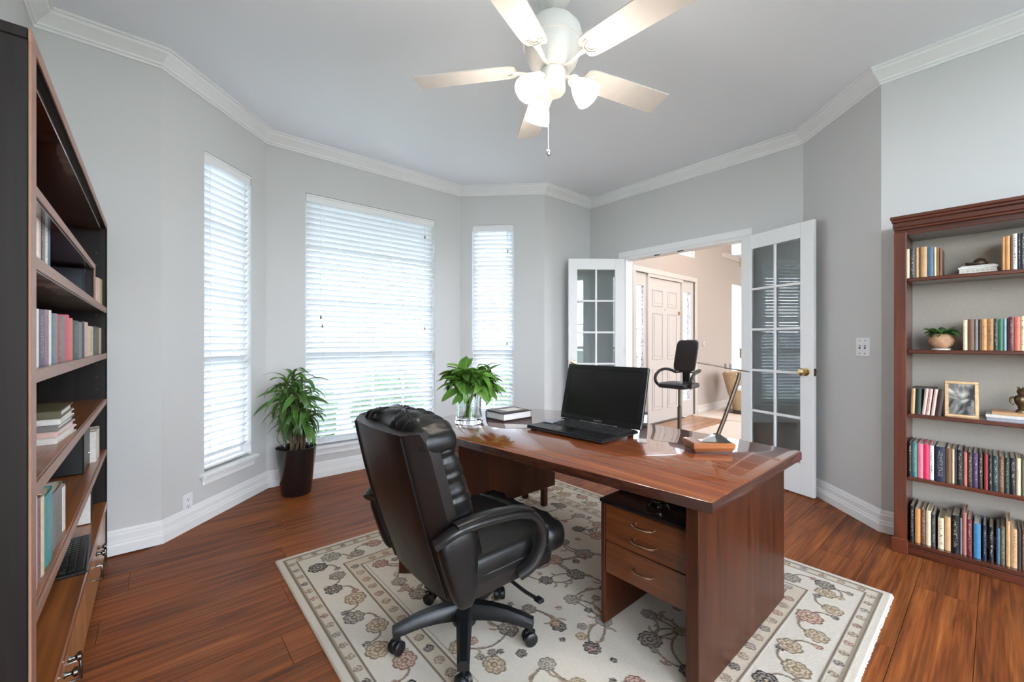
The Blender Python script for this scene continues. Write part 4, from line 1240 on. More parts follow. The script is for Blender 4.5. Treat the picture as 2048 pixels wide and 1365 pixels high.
def headfn(px, py, pz):
    u = px / .262
    dy, dz_ = py + .285, pz - .900
    an = math.atan2(dz_, dy)
    g_ = 1 + .045 * math.sin(u * 34 + 1.5 * math.sin(an * 2)) * (1 - .35 * u * u) + .03 * math.sin(u * 61 + an * 3) + .02 * math.sin(an * 7 + u * 5)
    arch = .016 * (1 - u * u)
    return (px, -.285 + dy * g_ - .28 * dz_ * .4, .900 + dz_ * g_ + arch)
MB().sell((0, -.285, .900), (.258, .088, .075), .75, .42, 150, 36, headfn).build('headrest', M['leather'], ch, True)
# arms: padded loop from the back, over and down to the seat pan
for sg in (-1, 1):
    x = sg * .305
    pts = catmull([(sg * .27, -.315, .585), (sg * .30, -.25, .625), (x, -.14, .628), (x, .0, .612), (x, .075, .585), (x, .118, .53), (x, .118, .46), (sg * .295, .085, .40), (sg * .27, .04, .365)], 5)
    rad = []
    for i in range(len(pts)):
        t = i / (len(pts) - 1)
        rad.append((.020 - .003 * t, .030 - .004 * t))
    MB().tube(pts, rad, 14, up=(0, 0, 1)).build('armrest', M['plastic_arm'], ch, True)
    pad = catmull([(sg * .30, -.26, .640), (x, -.15, .648), (x, .0, .634), (x, .065, .612)], 5)
    MB().tube(pad, [(.010, .026)] * len(pad), 12, up=(0, 0, 1)).build('arm_pad', M['leather'], ch, True)
    def wing(px, py, pz, sg=sg):
        k = 1 - .55 * max(0, (.55 - pz) / .22)
        return (px, -.225 + (py + .225) * k - .25 * (pz - .5) * .5, pz)
    MB().sell((sg * .275, -.225, .48), (.030, .075, .135), .5, .6, 28, 16, wing).build('side_pad', M['leather'], ch, True)

# wooden block glimpsed behind the chair
bp = onz(803, 1146, RT)
fb = thing('foot_block', 'small dark wooden block on the rug behind the chair back', 'block', (bp.x, bp.y + .03, RT), YAW)
MB().box(-.035, .035, -.03, .03, 0, .075, .004).build('body', M['desk_side'], fb)
MB().box(-.028, .028, -.024, .024, .0755, .079, .001).build('pad', M['plastic'], fb)

# glass dish on the pedestal
gp = onz(1318, 1006, .562)
gd = thing('glass_dish', 'shallow clear glass dish on the black pedestal top under the desk', 'dish', (gp.x, gp.y, .5625))
MB().lathe([(0, 0), (.03, 0), (.042, .012), (.048, .030), (.044, .030), (.038, .014), (.028, .005), (0, .005)], 28).build('bowl', M['crystal'], gd, True)
MB().lathe([(.045, .0305), (.049, .0305), (.049, .034), (.045, .034)], 28, cap=False).build('rim', M['chrome'], gd, True)

# ------------------------------------------------------------------ ceiling fan
FXC, FYC, FZ = -1.339, 1.403, 2.52
fan = thing('ceiling_fan', 'white five-blade ceiling fan with three lit glass shades', 'ceiling fan', (FXC, FYC, FZ))
MB().lathe([(.092, .53), (.092, .36), (.085, .325), (.062, .292), (.040, .275), (.0, .272)], 32).build('canopy', M['fan_white'], fan, True)
MB().lathe([(0, .29), (.014, .29), (.014, .25), (.030, .245), (.030, .22), (0, .22)], 16).build('downrod', M['fan_white'], fan, True)
MB().lathe([(0, .225), (.055, .222), (.10, .20), (.128, .165), (.135, .13), (.133, .115), (.138, .110), (.138, .098), (.130, .092), (.125, .06), (.11, .02), (.085, -.012), (.07, -.02), (0, -.02)], 48).build('motor_housing', M['fan_white'], fan, True)
MB().lathe([(0, -.02), (.062, -.022), (.064, -.06), (.058, -.07), (.058, -.105), (.050, -.118), (.0, -.122)], 36).build('switch_housing', M['fan_white'], fan, True)
blm = MB()
ro, ri = .662, .175
prof = [(ri, -.045), (ri + .02, -.058), (ri + .06, -.062), (.40, -.066), (ro, -.070), (ro, .070), (.40, .066), (ri + .06, .062), (ri + .02, .058), (ri, .045), (ri - .008, 0)]
blm.m = Matrix.Rotation(R(-11), 4, 'X')
blm.prism(prof, -.003, .003)
bme = blm.mesh('blade'); bme.materials.append(M['fan_blade'])
im = MB()
im.tube([(.06, 0, -.018), (.10, 0, -.022), (.15, 0, -.010), (.185, 0, -.008)], [(.005, .010), (.005, .009), (.005, .012), (.004, .016)], 10)
for rr, th in ((.036, .006), (.024, .005)):
    pth = [(.215 + rr * math.cos(a), rr * math.sin(a), -.0065 - rr * math.sin(a) * .19) for a in [PI * (.5 + i / 14) * 1.0 for i in range(15)]]
    im.tube(pth, th * .6, 8)
ime = im.mesh('blade_iron', True); ime.materials.append(M['fan_white'])
for i in range(5):
    a = R(75.4 + 72 * i)
    b = inst('blade', bme, fan, mat4=Matrix.Rotation(a, 4, 'Z'))
    inst('blade_iron', ime, b)
for i, (px, py) in enumerate(((1062, 157), (1163, 173), (1083, 213))):
    # direction of each lamp arm around the hub
    dd = 1.93 + (-.10, -.06, .11)[i]
    wx, wy = toW((px - CXP) / FPX * dd, dd)
    az = math.atan2(wy - FYC, wx - FXC)
    arm = MB().tube(catmull([(.045, 0, -.075), (.065, 0, -.062), (.082, 0, -.066), (.090, 0, -.080)], 4), .009, 10).build('lamp_arm', M['fan_white'], fan, True)
    arm.matrix_local = Matrix.Rotation(az, 4, 'Z')
    hold = Matrix.Translation((.090, 0, -.074)) @ Matrix.Rotation(R(-38), 4, 'Y')
    f = MB(); f.m = hold
    f.lathe([(0, .0), (.022, -.002), (.027, -.012), (.027, -.04), (.024, -.045), (0, -.045)], 20)
    f.build('fitter', M['fan_white'], arm, True)
    s_ = MB(); s_.m = hold
    s_.lathe([(.026, -.034), (.036, -.050), (.048, -.076), (.056, -.105), (.060, -.128), (.057, -.128), (.052, -.104), (.044, -.076), (.032, -.050), (.022, -.034)], 28, cap=False)
    s_.build('glass_shade', M['shade'], arm, True)
    bl_ = MB(); bl_.m = hold
    bl_.sell((0, 0, -.08), (.026, .026, .04), 1, 1, 14, 10)
    bl_.build('bulb', M['shade'], arm, True)
    Lb = bpy.data.lights.new('fan_bulb', 'POINT'); Lb.energy = 1.0; Lb.color = (1, .91, .80); Lb.shadow_soft_size = .05
    lb_ = bpy.data.objects.new('fan_bulb', Lb); COL.objects.link(lb_); lb_.parent = arm; lb_.location = hold @ Vector((0, 0, -.17))
MB().tube([(.02, -.05, -.11), (.02, -.05, -.40)], .0016, 6).build('pull_chain', M['fan_white'], fan)
MB().sell((.02, -.05, -.415), (.010, .010, .016), 1, 1, 12, 10).build('pull_knob', M['chrome'], fan, True)

# ------------------------------------------------------------------ bookcases
YF = 3.38                                     # right bookcase front plane, wall behind at 3.65
SHR = [.065, .455, .828, 1.205, 1.628]        # shelf tops
rb = thing('bookcase', 'cherry bookcase with cornice and open shelves against the right wall', 'bookcase', (0, 3.51, 0))
def rbx(name, x0, x1, y0, y1, z0, z1, mat, b=.002, par=None):
    return MB().box(x0, x1, y0 - 3.51, y1 - 3.51, z0, z1, b).build(name, mat, par or rb)
XL, XR = -.400, .52
rbx('side_panel', XL, XL + .054, YF, 3.645, 0, 1.92, M['cherry'])
rbx('side_panel', XR - .054, XR, YF, 3.645, 0, 1.92, M['cherry'])
rbx('stile', XL, XL + .055, YF - .016, YF - .0005, .08, 1.90, M['cherry'], .003)
rbx('stile', XR - .055, XR, YF - .016, YF - .0005, .08, 1.90, M['cherry'], .003)
rbx('plinth_block', XL - .012, XL + .062, YF - .026, YF - .0165, 0, .085, M['cherry'], .004)
rbx('plinth_block', XR - .062, XR + .012, YF - .026, YF - .0165, 0, .085, M['cherry'], .004)
rbx('kick_board', XL + .055, XR - .055, YF - .012, YF + .01, 0, .045, M['cherry_x'], .003)
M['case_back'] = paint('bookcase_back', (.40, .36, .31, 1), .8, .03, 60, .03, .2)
rbx('back_panel', XL + .0545, XR - .0545, 3.6435, 3.6475, .02, 1.90, M['case_back'], 0)  # added sheet; tone of the shaded wall behind open shelves put into its colour
for i, z in enumerate(SHR):
    rbx('shelf', XL + .055, XR - .055, YF + .004, 3.643, z - .022, z, M['cherry_x'], .004)
rbx('top_board', XL + .055, XR - .055, YF, 3.643, 1.885, 1.92, M['cherry_x'])
m = MB()
for (o, za, zb) in ((.0, 1.915, 1.930), (.003, 1.930, 1.960), (.008, 1.960, 1.978), (.014, 1.978, 1.997)):
    m.box(XL - .002 - o, XR + .002 + o, YF - .018 - o - 3.51, 3.645 - 3.51, za, zb, .003)
m.build('cornice', M['cherry_x'], rb)
m = MB()
for sx, xx in ((1, XL + .056), (-1, XR - .056)):
    pts = [(xx, 1.905), (xx + sx * .05, 1.905)] + [(xx + sx * .05 * (1 - math.sin(a)), 1.905 - .03 * (1 - math.cos(a)) - .0) for a in (R(30), R(60), R(90))]
    m.add([(x, YF - .010 - 3.51, z) for x, z in pts] + [(x, YF - .002 - 3.51, z) for x, z in pts],
          [tuple(range(len(pts))), tuple(range(2 * len(pts) - 1, len(pts) - 1, -1))] + [(i, (i + 1) % len(pts), len(pts) + (i + 1) % len(pts), len(pts) + i) for i in range(len(pts))])
m.build('corner_bracket', M['cherry_x'], rb)

ORD = ['first', 'second', 'third', 'fourth', 'fifth', 'sixth', 'seventh', 'eighth', 'ninth', 'tenth', 'eleventh', 'twelfth', 'thirteenth', 'fourteenth', 'fifteenth', 'sixteenth', 'seventeenth', 'eighteenth', 'nineteenth', 'twentieth', 'twenty-first', 'twenty-second', 'twenty-third', 'twenty-fourth', 'twenty-fifth', 'twenty-sixth']
CN = {'cream': (225, 205, 170), 'tan': (200, 160, 115), 'brown': (110, 75, 50), 'dark brown': (58, 40, 32), 'black': (20, 20, 22), 'navy': (25, 32, 58), 'blue': (62, 125, 165), 'steel blue': (75, 105, 130),
      'white': (225, 218, 210), 'grey': (125, 120, 118), 'dark grey': (62, 60, 62), 'orange': (205, 145, 85), 'gold': (165, 115, 65), 'green': (45, 110, 85), 'dark green': (35, 55, 45), 'pale blue': (140, 165, 170),
      'red': (150, 50, 55), 'coral': (215, 110, 85), 'pink': (215, 120, 135), 'magenta': (220, 50, 95), 'salmon': (190, 105, 95), 'maroon': (105, 40, 48), 'olive': (95, 90, 65), 'teal': (70, 120, 120),
      'purple': (75, 55, 95), 'rose': (170, 110, 100), 'pale pink': (222, 185, 175), 'mauve': (140, 105, 115), 'turquoise': (70, 150, 155), 'dark teal': (40, 62, 66)}
bk_mesh = {}
def book(loc, w, h, d, col, pr, label, group, face=-1, lean=0.0):
    """upright book, spine toward face*y; origin at the foot of the spine's left edge"""
    o = thing('book', label, 'book', loc, 0, group)
    if lean: o.rotation_euler = (0, lean, 0)
    w = max(w - .0012, .005)
    key = (round(w, 3), round(h, 2), round(d, 2), face)
    if key not in bk_mesh:
        t = min(.0022, w * .2)
        y0, y1 = (0, d) if face < 0 else (-d, 0)
        c = MB().box(0, t, y0, y1, 0, h).box(w - t, w, y0, y1, 0, h)
        ys = 0 if face < 0 else -.0025
        rows = [[(t * .2 + (w - t * .4) * i / 6, (ys if face < 0 else 0) + face * .0035 * math.sin(PI * i / 6), z) for i in range(7)] for z in (0, h)]
        rb_ = [[(x, y - face * .003, z) for x, y, z in r] for r in rows]
        c.grid([rows[0], rows[1], rb_[1], rb_[0], rows[0]])
        a, b = (.003, d - .004) if face < 0 else (-d + .004, -.003)
        p = MB().box(t, w - t, a, b, .003, h - .004)
        bk_mesh[key] = (c.mesh('cover'), p.mesh('pages'))
        bk_mesh[key][1].materials.append(M['pages'])
    cm, pm = bk_mesh[key]
    c = bpy.data.objects.new('cover', cm); COL.objects.link(c); c.parent = o
    if len(cm.materials) == 0: cm.materials.append(M['book0'])
    c.material_slots[0].link = 'OBJECT'; c.material_slots[0].material = M['book%d' % pr]
    rgb = CN[col]; c.color = srgb(*rgb)
    inst('pages', pm, o)
    return o
def row(items, zs, yfr, face, shelf, case, grp, dep=.17, inset=.03, x2=None):
    """items: (px0, px1, py_top, colour, print); x from the photograph at the spine plane"""
    cnt = 0
    yy = yfr - face * inset
    items = sorted(items, key=lambda q: q[0])
    xs = []
    for it in items:
        a = ony(it[0], 700, yy).x; b = ony(it[1], 700, yy).x
        top = ony((it[0] + it[1]) / 2, it[2], yy).z
        xs.append((min(a, b), abs(b - a), max(.10, top - zs), it))
    for k, (x, w_, h, it) in enumerate(xs):
        lean = it[5] if len(it) > 5 else 0
        nm = ORD[k]
        book((x, yy, zs), w_, h, dep, it[3], it[4], '%s book, %s from left, %s, %s bookcase' % (it[3], nm, shelf, case), grp, face, lean)
        cnt += 1
z1 = lambda x: 1760 + x / 4.014
def R1(lst, y0, ytop): return [(z1(a), z1(b), y0 + t / 4.014, c, p) for a, b, t, c, p in lst]
row(R1([(202, 240, 478, 'cream', 0), (241, 285, 472, 'dark grey', 1), (286, 314, 465, 'tan', 0), (315, 328, 462, 'brown', 0), (329, 380, 458, 'tan', 0), (381, 432, 458, 'steel blue', 0), (433, 456, 460, 'cream', 0), (457, 474, 462, 'gold', 0), (475, 500, 468, 'brown', 2),
        (980, 1005, 378, 'orange', 0), (1006, 1048, 370, 'orange', 0), (1050, 1064, 365, 'brown', 0), (1066, 1105, 352, 'white', 2), (1106, 1132, 350, 'navy', 1), (1133, 1170, 345, 'dark grey', 1), (1171, 1200, 345, 'navy', 0)], 380, 0),
    SHR[4], YF, -1, 'top shelf', 'right', 'books on the top shelf of the right bookcase')
row(R1([(668, 704, 1045, 'cream', 0), (705, 760, 1040, 'brown', 2), (761, 790, 1040, 'grey', 0), (791, 815, 1038, 'dark brown', 0), (816, 860, 1038, 'orange', 2), (861, 914, 1036, 'gold', 2), (915, 950, 1034, 'dark green', 1), (951, 990, 1032, 'green', 0), (991, 1020, 1032, 'pale blue', 0), (1021, 1034, 1030, 'black', 0), (1035, 1080, 1020, 'maroon', 1), (1081, 1130, 1016, 'coral', 0), (1131, 1160, 1014, 'cream', 2), (1161, 1190, 1014, 'black', 1)], 380, 0),
    SHR[3], YF, -1, 'second shelf down', 'right', 'books on the second shelf of the right bookcase')
z5 = lambda x: 1760 + x / 5.25
row([(z5(a), z5(b), 700 + t / 5.25, c, p, .10 if i > 1 else .03) for i, (a, b, t, c, p) in enumerate([(322, 366, 405, 'tan', 0), (370, 430, 405, 'dark green', 0), (438, 478, 405, 'pale pink', 0), (482, 522, 405, 'pale pink', 2), (534, 574, 408, 'pale pink', 0), (578, 640, 412, 'dark brown', 0)])],
    SHR[2], YF, -1, 'middle shelf', 'right', 'books on the middle shelf of the right bookcase', dep=.14)
row(R1([(228, 257, 180, 'black', 1), (258, 301, 185, 'teal', 1), (304, 350, 192, 'pink', 0), (351, 398, 200, 'magenta', 0), (399, 435, 208, 'white', 2), (442, 527, 218, 'navy', 1), (529, 577, 230, 'brown', 0), (578, 600, 238, 'cream', 0), (602, 618, 240, 'dark grey', 0), (619, 668, 250, 'black', 1), (672, 702, 262, 'salmon', 0), (704, 745, 262, 'dark brown', 1), (747, 790, 272, 'purple', 1), (792, 826, 270, 'dark brown', 1), (838, 870, 280, 'red', 0), (872, 904, 285, 'black', 1), (906, 954, 290, 'dark teal', 1), (956, 999, 296, 'brown', 1), (1002, 1042, 305, 'dark green', 1), (1044, 1094, 312, 'black', 1), (1096, 1134, 316, 'cream', 0), (1136, 1165, 320, 'olive', 0)], 840, 0),
    SHR[1], YF, -1, 'second lowest shelf', 'right', 'books on the second lowest shelf of the right bookcase', dep=.19)
row(R1([(240, 276, 690, 'black', 1), (282, 328, 712, 'orange', 0), (330, 369, 722, 'brown', 1), (371, 410, 736, 'cream', 0), (414, 447, 750, 'dark grey', 1), (466, 516, 790, 'cream', 2), (520, 570, 780, 'tan', 0), (576, 640, 770, 'black', 1), (642, 662, 790, 'grey', 0), (664, 697, 745, 'rose', 0), (698, 742, 800, 'maroon', 1), (752, 812, 835, 'blue', 0), (826, 858, 850, 'navy', 1), (876, 914, 858, 'black', 1), (936, 966, 872, 'steel blue', 0), (968, 1006, 860, 'olive', 1), (1012, 1050, 815, 'tan', 0), (1052, 1105, 878, 'tan', 2), (1107, 1136, 880, 'dark grey', 0), (1140, 1170, 890, 'brown', 1)], 840, 0),
    SHR[0], YF, -1, 'bottom shelf', 'right', 'books on the bottom shelf of the right bookcase', dep=.19, inset=.045)
def at(px, py, y): return ony(px, py, y)
# top shelf: keepsake box with a rock on it
p = at(1956, 550, 3.50)
kb_ = thing('keepsake_box', 'small carved ivory box on the top shelf of the right bookcase', 'box', (p.x, 3.50, SHR[4]))
m = MB(); m.grid([[(sx * a, sy * b, z) for sx, sy in ((-1, -1), (1, -1), (1, 1), (-1, 1))] for a, b, z in ((.075, .045, 0), (.075, .045, .008), (.070, .041, .011), (.070, .041, .030), (.074, .045, .033), (.074, .045, .040), (.058, .034, .050))], True, True, True)
m.build('body', M['white_paper'], kb_)
for i in range(7):
    MB().box(-.06 + i * .018, -.048 + i * .018, -.0445, -.041, .014, .027, .001).build('carving', M['pages'], kb_)
rk = thing('mineral_rock', 'dark mineral rock resting on the ivory keepsake box', 'rock', (p.x - .005, 3.50, SHR[4] + .050))
rr_ = random.Random(3)
MB().sell((0, 0, .013), (.042, .026, .014), .8, .9, 18, 10, lambda x, y, z: (x * (1 + .12 * math.sin(60 * y + 9)), y, max(0, z * (1 + .3 * math.sin(90 * x))))).build('crust', M['dark_metal'], rk)
MB().sell((.012, 0, .026), (.024, .018, .014), .8, .9, 16, 10, lambda x, y, z: (x, y, z + .003 * math.sin(120 * x))).build('dome', M['soil'], rk, True)
# second shelf: succulent in a clay pot
p = at(1891, 690, 3.46)
sc_ = thing('succulent', 'small green succulent in a round clay pot on the right bookcase', 'plant', (p.x - .018, 3.46, SHR[3]))
sc_.scale = (1.35, 1.35, 1.35)
MB().lathe([(0, 0), (.028, 0), (.030, .006), (0, .007)], 24).build('saucer', M['white_paper'], sc_, True)
M['clay'] = paint('clay', (.42, .24, .14, 1), .8, .25, 40, .2)
MB().lathe([(0, .007), (.022, .008), (.036, .022), (.041, .040), (.036, .058), (.026, .068), (.022, .066), (0, .064)], 28).build('pot', M['clay'], sc_, True)
lfm = leaf_mesh('leaf', .9, .28, .3, M['leaf_small'])
for k in range(75):
    a = k * 2.399; el = R(rr_.uniform(-5, 60)); rad = rr_.uniform(.0, .035)
    inst('leaf', lfm, sc_, mat4=orient((rad * math.cos(a) * 1.1, rad * math.sin(a) * .7, .066 + rr_.uniform(0, .012)), a, el, rr_.uniform(-.5, .5), (rr_.uniform(.025, .042),) * 3))
# middle shelf: flat book over the leaning ones, photo frame, stack, figurine
p = at(1848, 772, 3.46)
flat_book((p.x + .005, 3.47, .975), 0, .10, .11, .010, (.012, .012, .014, 1), 'thin black book lying on the leaning books of the middle shelf', group='lying books of the right bookcase')
p = at(1917, 824, 3.42)
pf = thing('picture_frame', 'gilt picture frame with a dark abstract photo on the middle shelf', 'picture frame', (p.x + .012, 3.425, SHR[2]), R(4))
tl_ = Matrix.Rotation(R(-13), 4, 'X')
m = MB(); m.m = tl_
fw_, fh_, bw = .066, .205, .016
m.box(-fw_, fw_, 0, .012, 0, bw, .002); m.box(-fw_, fw_, 0, .012, fh_ - bw, fh_, .002); m.box(-fw_, -fw_ + bw, 0, .012, bw, fh_ - bw, .002); m.box(fw_ - bw, fw_, 0, .012, bw, fh_ - bw, .002)
M['gilt'] = paint('gilt_wood', (.55, .36, .19, 1), .35, .15, 50, .05, .5, .4)
m.build('moulding', M['gilt'], pf)
m = MB(); m.m = tl_
m.box(-fw_ + bw, fw_ - bw, .004, .006, bw, fh_ - bw)
def photo_mat():
    m, nt, bs = newmat('abstract_photo')
    tc = N(nt, 'ShaderNodeTexCoord'); nz = N(nt, 'ShaderNodeTexNoise', Scale=1.5, Detail=4.0, Distortion=1.2); nt.links.new(tc.outputs['Generated'], nz.inputs['Vector'])
    cr = N(nt, 'ShaderNodeValToRGB'); e = cr.color_ramp.elements
    e[0].position = .40; e[0].color = (.02, .02, .022, 1); e[1].position = .70; e[1].color = (.55, .53, .45, 1)
    k = e.new(.54); k.color = (.20, .19, .17, 1)
    nt.links.new(nz.outputs['Fac'], cr.inputs[0]); nt.links.new(cr.outputs[0], bs.inputs['Base Color']); bs.inputs['Roughness'].default_value = .2
    return m
M['photo'] = photo_mat()
m.build('photo', M['photo'], pf)
MB().box(-.058, .066, -.012, .03, 0, .006, .002).build('stand', M['gilt'], pf)
p = at(2010, 838, 3.43)
flat_book((p.x + .03, 3.48, SHR[2]), R(90), .14, .19, .018, (.30, .30, .34, 1), 'grey book at the bottom of the stack on the middle right shelf', group='lying books of the right bookcase')
flat_book((p.x + .03, 3.48, SHR[2] + .018), R(90), .145, .195, .016, (.62, .58, .54, 1), 'white book in the middle of the stack on the right shelf', group='lying books of the right bookcase')
flat_book((p.x + .04, 3.48, SHR[2] + .034), R(90), .13, .17, .017, (.45, .26, .13, 1), 'tan book on top of the stack under the bronze figurine', group='lying books of the right bookcase')
p = at(2042, 800, 3.47)
fg = thing('figurine', 'dark bronze figurine standing on the stacked books at right', 'figurine', (p.x, 3.47, SHR[2] + .051))
M['bronze'] = paint('old_bronze', (.14, .10, .055, 1), .3, .4, 60, .2, .5, .9)
MB().lathe([(0, 0), (.020, 0), (.018, .01), (.010, .018), (.012, .03), (.022, .05), (.026, .07), (.020, .085), (.010, .092), (.014, .102), (.016, .112), (.009, .122), (0, .125)], 20).build('body', M['bronze'], fg, True)
for sg in (-1, 1):
    MB().tube(catmull([(sg * .022, 0, .078), (sg * .034, 0, .075), (sg * .036, 0, .055), (sg * .022, 0, .038)], 4), .0045, 8).build('handle', M['bronze'], fg, True)
for k in range(6):
    a = k * 1.05
    MB().tube([(.008 * math.cos(a), .008 * math.sin(a), .115), (.014 * math.cos(a), .014 * math.sin(a), .134)], [.004, .0015], 6).build('crest', M['bronze'], fg, True)

# ------------------------------------------------------------------ tall bookcase at left
YL = -.20
SHL = {'E': .64, 'D': .928, 'C': 1.187, 'B': 1.446, 'A': 1.606, 'F': .34}
XN, XF = -1.355, -3.335
lb = thing('bookcase', 'tall dark espresso bookcase with warm wood shelves along the left wall', 'bookcase', (-2.35, -.345, 0))
def lbx(name, x0, x1, y0, y1, z0, z1, mat, b=.002, par=None):
    return MB().box(x0 + 2.35, x1 + 2.35, y0 + .345, y1 + .345, z0, z1, b).build(name, mat, par or lb)
BK = -.468
lbx('end_panel', XN - .050, XN, BK, YL - .003, 0, 1.90, M['case_dark'])
lbx('end_panel', XF, XF + .022, BK, YL - .003, 0, 1.90, M['case_dark'])
lbx('front_edge', XN - .052, XN - .001, YL - .0028, YL + .002, 0, 1.90, M['case_edge'], .001)
lbx('front_edge', XF, XF + .022, YL - .0028, YL + .001, 0, 1.90, M['case_dark'], .001)
lbx('top_board', XF, XN, BK, YL - .003, 1.9005, 1.925, M['case_dark'])
lbx('front_edge', XF, XN, YL - .0028, YL + .002, 1.895, 1.925, M['case_edge'], .001)
lbx('ceiling_panel', XF + .023, XN - .051, BK + .011, YL - .02, 1.882, 1.899, M['cherry_x'])
lbx('back_panel', XF + .022, XN - .050, BK, BK + .010, .02, 1.9, M['case_dark'])
def shelf(z, x0, x1, th=.028, mat='case_shelf'):
    s = lbx('shelf', x0, x1, BK + .011, YL - .006, z - th, z, M[mat])
    MB().box(x0 + 2.35, x1 + 2.35, YL - .0055 + .345, YL + .345, z - th, z, .001).build('shelf_edge', M['case_edge'], s)
xa, xb = XF + .023, XN - .051
for kx in ('E', 'D', 'C', 'B'):
    shelf(SHL[kx], xa, xb, .030, 'case_shelf' if kx in 'ED' else 'cherry_x')
shelf(SHL['A'], -2.685, xb, .024, 'cherry_x')
dv = lbx('divider', -2.709, -2.687, BK + .011, YL - .006, SHL['B'] + .001, SHL['A'] - .001, M['case_dark'])
MB().box(-2.709 + 2.35, -2.687 + 2.35, YL - .0055 + .345, YL + .345, SHL['B'] + .001, SHL['A'] - .0, .001).build('divider_edge', M['case_edge'], dv)
# base cabinet: worktop and doors
lbx('base_top', xa, xb, BK + .011, YL + .004, SHL['F'] - .028, SHL['F'], M['case_shelf'], .004)
lbx('base_body', xa, xb, BK + .011, YL - .024, .05, SHL['F'] - .029, M['case_dark'])
lbx('kick_board', xa, xb, BK + .05, YL - .045, 0, .05, M['case_dark'])
nd = 4
for i in range(nd):
    x0 = xa + (xb - xa) * i / nd + .002; x1 = xa + (xb - xa) * (i + 1) / nd - .002
    d = lbx('cabinet_door', x0, x1, YL - .023, YL - .004, .052, SHL['F'] - .031, M['case_door'])
    hx = x1 - .04 if i % 2 == 0 else x0 + .04
    k = MB().lathe([(0, 0), (.010, 0), (.006, .008), (.006, .016), (.014, .022), (.014, .03), (0, .033)], 14).build('knob', M['nickel'], d, True)
    k.matrix_local = Matrix.Translation((hx + 2.35, YL - .004 + .345, .24)) @ Matrix.Rotation(-PI / 2, 4, 'X')
    p = [(hx + 2.35 + (.05 if i % 2 else -.05) + q, YL - .004 + .345 + w_, .20 + e_) for q, w_, e_ in ((0, 0, 0), (0, .022, .002), (0, .024, -.03), (0, .024, -.06), (0, .0, -.062))]
    MB().tube(p, .005, 8).build('handle', M['nickel'], d, True)
# shelf pin holes on the far end panel
for k in range(16):
    lbx('pin_hole', XF + .0222, XF + .0235, YL - .045, YL - .037, .70 + k * .07, .708 + k * .07, M['slot'], 0)
CA = 'left'
row([(72, 75.5, 408, 'white', 0), (76, 79, 408, 'pale pink', 0), (80.5, 84, 412, 'dark grey', 1), (84.5, 89, 420, 'grey', 2), (89.5, 94, 426, 'white', 2), (94.5, 99, 436, 'steel blue', 2)], SHL['B'], YL, 1, 'upper shelf', CA, 'books on the upper shelf of the left bookcase', dep=.15, inset=.035)
p0 = ony(122, 560, YL - .03).x; p1 = ony(186, 560, YL - .03).x
bx_ = thing('binder', 'large navy binder box beside the divider in the left bookcase', 'binder', ((p0 + p1) / 2 * .5 + p1 * .5, YL - .03, SHL['B']))
MB().box(-.16, .14, -.20, 0, 0, .128, .004).build('case', M['book0'], bx_).color = srgb(28, 30, 45)
MB().box(-.16, .14, .0005, .002, .115, .128).build('spine_band', M['slot'], bx_)
row([(193, 196, 556, 'pale pink', 0), (196.5, 200.5, 558, 'cream', 2), (201, 204, 560, 'tan', 2), (204.4, 207, 562, 'cream', 0)], SHL['B'], YL, 1, 'upper shelf past the divider', CA, 'books past the divider of the left bookcase', dep=.14, inset=.02)
zc = lambda v: v / 3.412
row([(zc(a), zc(b), 560 + t / 3.412, c, p) for a, b, t, c, p in [(244, 257, 198, 'white', 0), (258, 304, 205, 'purple', 1), (305, 330, 206, 'mauve', 2), (331, 344, 208, 'white', 0), (345, 364, 230, 'steel blue', 1), (365, 391, 232, 'grey', 0), (392, 416, 238, 'red', 1), (417, 444, 245, 'grey', 2), (445, 470, 240, 'magenta', 0), (471, 494, 262, 'coral', 0), (495, 536, 280, 'black', 1), (537, 560, 290, 'grey', 2), (561, 574, 284, 'black', 0), (575, 599, 290, 'pale pink', 0), (600, 636, 318, 'cream', 2), (637, 662, 320, 'dark green', 1), (663, 674, 326, 'brown', 0), (675, 696, 330, 'cream', 0)]],
    SHL['C'], YL, 1, 'middle book row', CA, 'books in the middle row of the left bookcase', dep=.16, inset=.025)
# stack of books on shelf D near the front
px_ = ony(100, 850, YL - .06).x
zz = SHL['D']
for k, (h_, col, lab) in enumerate(((.022, 'white', 'white book at the foot of the near stack in the left bookcase'), (.020, 'pale pink', 'pale book second from the bottom of the near stack at left'), (.018, 'grey', 'grey book in the middle of the near stack at left'), (.020, 'white', 'white book second from the top of the near stack at left'), (.024, 'olive', 'mottled olive book on top of the near stack at left'))):
    flat_book((px_ + .03 * ((k * 7) % 3 - 1) * .3, YL - .115, zz), R(180 + (k * 37 % 9) - 4), .26, .19, h_, srgb(*CN[col]), lab, group='stacked books in the left bookcase', pr=2 if k == 4 else 0)
    zz += h_
